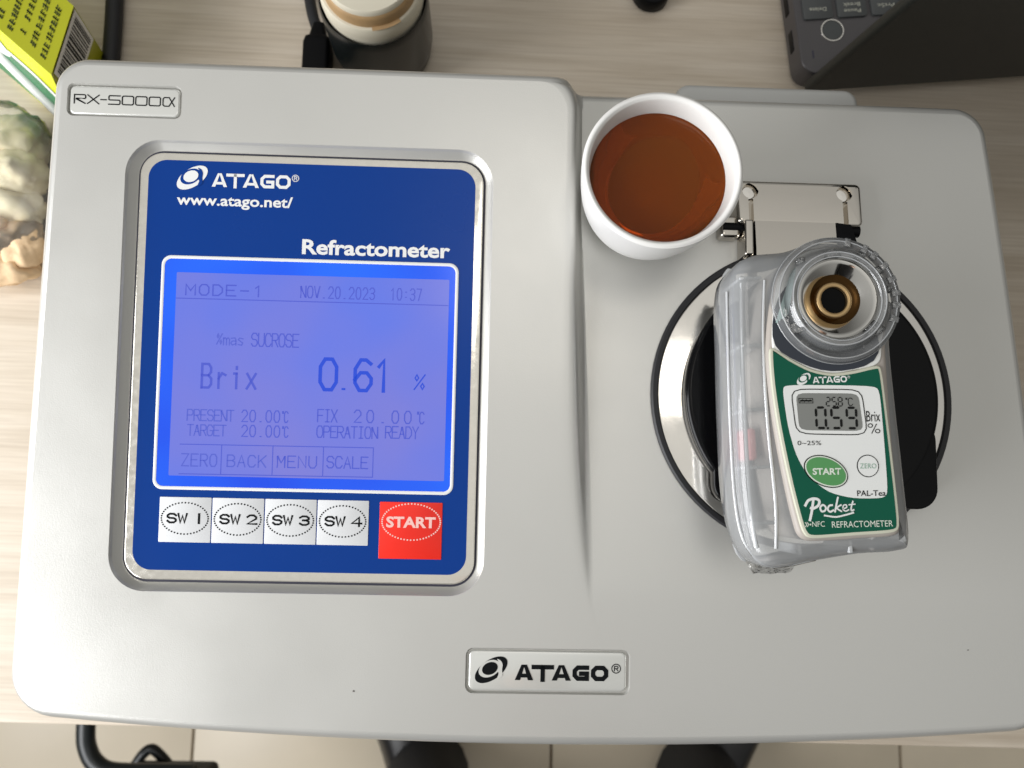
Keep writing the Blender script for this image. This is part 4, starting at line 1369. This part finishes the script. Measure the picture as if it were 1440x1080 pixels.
# dark round cap at the far edge of view
tag(lathe('bottle_cap', [(0.01, 0), (9.5, 0.2), (10.5, 1.5), (10.5, 9), (9.6, 10.5), (0.01, 10.8)], 'black', None, 40, (79.0, 243.5, TZ)), 'small dark round cap lying alone on the table', 'cap')

# ------------------------------------------------------------------ below the table edge: chair frame and a standing person's legs
ch = thing('tubular_chair', 'black tubular chair frame under the front of the table', 'chair', (-420, -300, FZ))


def chp(p):
    return (p[0] + 420, p[1] + 300, p[2] - FZ)


tube('frame', [chp(p) for p in ((-379, -60, -866), (-379, -60, -700), (-379, -70, -560), (-379, -120, -520), (-379, -210, -515), (-378.5, -272, -515), (-375, -292, -515), (-366, -305, -515), (-350, -311.5, -515), (-310, -312, -515), (-275, -312, -515))], 8.6, 'tube', ch, 18)
tube('armrest_loop', [chp(p) for p in ((-352, -330, -548), (-348, -321, -560), (-340, -309, -560), (-332.7, -304.5, -560), (-325, -309, -560), (-314, -321, -560), (-308, -330, -548))], 5.2, 'tube', ch, 16)
solid('armrest', [chp((x, y, 0))[:2] for x, y in rrect(-345, -345, -264, -314, 6, 5)], -556 - FZ, -507 - FZ, 'black', ch, bev=5)

pe = thing('person', 'person in black trousers and black shoes standing at the table', 'person', (110, -470, FZ))


def leg_mesh():
    rings = []
    n = 20

    def ring(c, a, b, sgn):
        return [(c[0] + a * math.cos(2 * math.pi * k / n) - 110, c[1] + b * math.sin(2 * math.pi * k / n) + 470, c[2] - FZ) for k in range(n)]
    V, Fc = [], []
    for sx in (0, 1):
        ax, kx, hx = ((-72, 0, 55), (278, 215, 165))[sx]
        rs = [ring((ax, -418, FZ + 42), 54, 66, 0), ring((ax, -424, FZ + 110), 52, 62, 0), ring((ax + (kx - ax) * .5, -450, FZ + 270), 60, 66, 0), ring((kx, -468, FZ + 470), 66, 70, 0),
              ring((kx + (hx - kx) * .5, -500, FZ + 640), 78, 84, 0), ring((hx, -520, FZ + 800), 88, 100, 0), ring((110 + (hx - 110) * .8, -525, FZ + 880), 96, 112, 0), ring((110 + (hx - 110) * .4, -525, FZ + 950), 120, 105, 0)]
        v, f = loft(rs, True, True)
        b = len(V)
        V += v
        Fc += [tuple(i + b for i in q) for q in f]
    return V, Fc


# upper body: hips, jacket, neck and head as one tapered surface, arms hanging
def ring3(c, a, b, n=24):
    return [(c[0] + a * math.cos(2 * math.pi * k / n) - 110, c[1] + b * math.sin(2 * math.pi * k / n) + 470, c[2] - FZ) for k in range(n)]


top = [(0, -525, 860, 165, 118), (0, -526, 950, 160, 112), (0, -528, 1060, 148, 104), (0, -526, 1180, 165, 112), (0, -522, 1290, 182, 118), (0, -524, 1370, 178, 100), (0, -526, 1415, 130, 78), (0, -524, 1440, 70, 62)]
v, f = loft([ring3((110 + x, y, FZ + z), a, b) for x, y, z, a, b in top])
mk('jacket', v, f, 'trousers', pe, 60)
hd = [(-522, 1425, 52, 54), (-518, 1470, 54, 58), (-508, 1490, 62, 76), (-502, 1530, 72, 92), (-503, 1580, 76, 98), (-508, 1630, 74, 96), (-514, 1675, 56, 74), (-518, 1698, 22, 30)]
v, f = loft([ring3((110, y, FZ + z), a, b) for y, z, a, b in hd])
mk('head', v, f, 'skin', pe, 70)
hr = [(-530, 1560, 79, 84), (-528, 1600, 82, 90), (-520, 1650, 78, 94), (-518, 1690, 58, 72), (-518, 1708, 24, 30)]
v, f = loft([ring3((110, y, FZ + z), a, b) for y, z, a, b in hr])
mk('hair', v, f, 'black', pe, 70)
for sx in (-1, 1):
    ap = [(110 + sx * x - 110, y + 470, z) for x, y, z in ((165, -526, 1375), (205, -528, 1330), (226, -530, 1220), (238, -528, 1090), (244, -510, 960), (244, -490, 850))]
    v, f = tube_geo(catmull(ap, 4, False), [58 - 1.3 * i for i in range(21)], 18)
    mk('sleeve', v, f, 'trousers', pe, 60)
    lump('hand', (sx * 246, -486 + 470, 800), (26, 44, 62), 'skin', pe, 4.0 + sx, 3, 0.1, 0.8)
v, f = leg_mesh()
mk('trousers', v, f, 'trousers', pe, 60)
for (hx, hy, tx, ty) in ((-68, -500, -114, -262), (274, -500, 345, -262)):
    d = Vector((tx - hx, ty - hy, 0))
    L = d.length
    d.normalize()
    nrm = Vector((-d.y, d.x, 0))
    base = [(0, 30), (0.12, 40), (0.3, 41), (0.5, 46), (0.7, 54), (0.85, 50), (0.95, 36), (1.0, 16)]
    ol = [Vector((hx, hy, 0)) + d * (L * t) - nrm * w for t, w in base] + [Vector((hx, hy, 0)) + d * (L * t) + nrm * w for t, w in reversed(base)]
    ol = catmull([(p.x - 110, p.y + 470) for p in ol], 4)
    rings = [[(x, y, 0) for x, y in ol], [(x, y, 22) for x, y in ol], [(x, y, 48) for x, y in offset(ol, 5)], [(x, y, 66) for x, y in offset(ol, 14)], [(x, y, 74) for x, y in offset(ol, 24)]]
    v, f = loft(rings)
    mk('shoe', v, f, 'shoe', pe, 60)
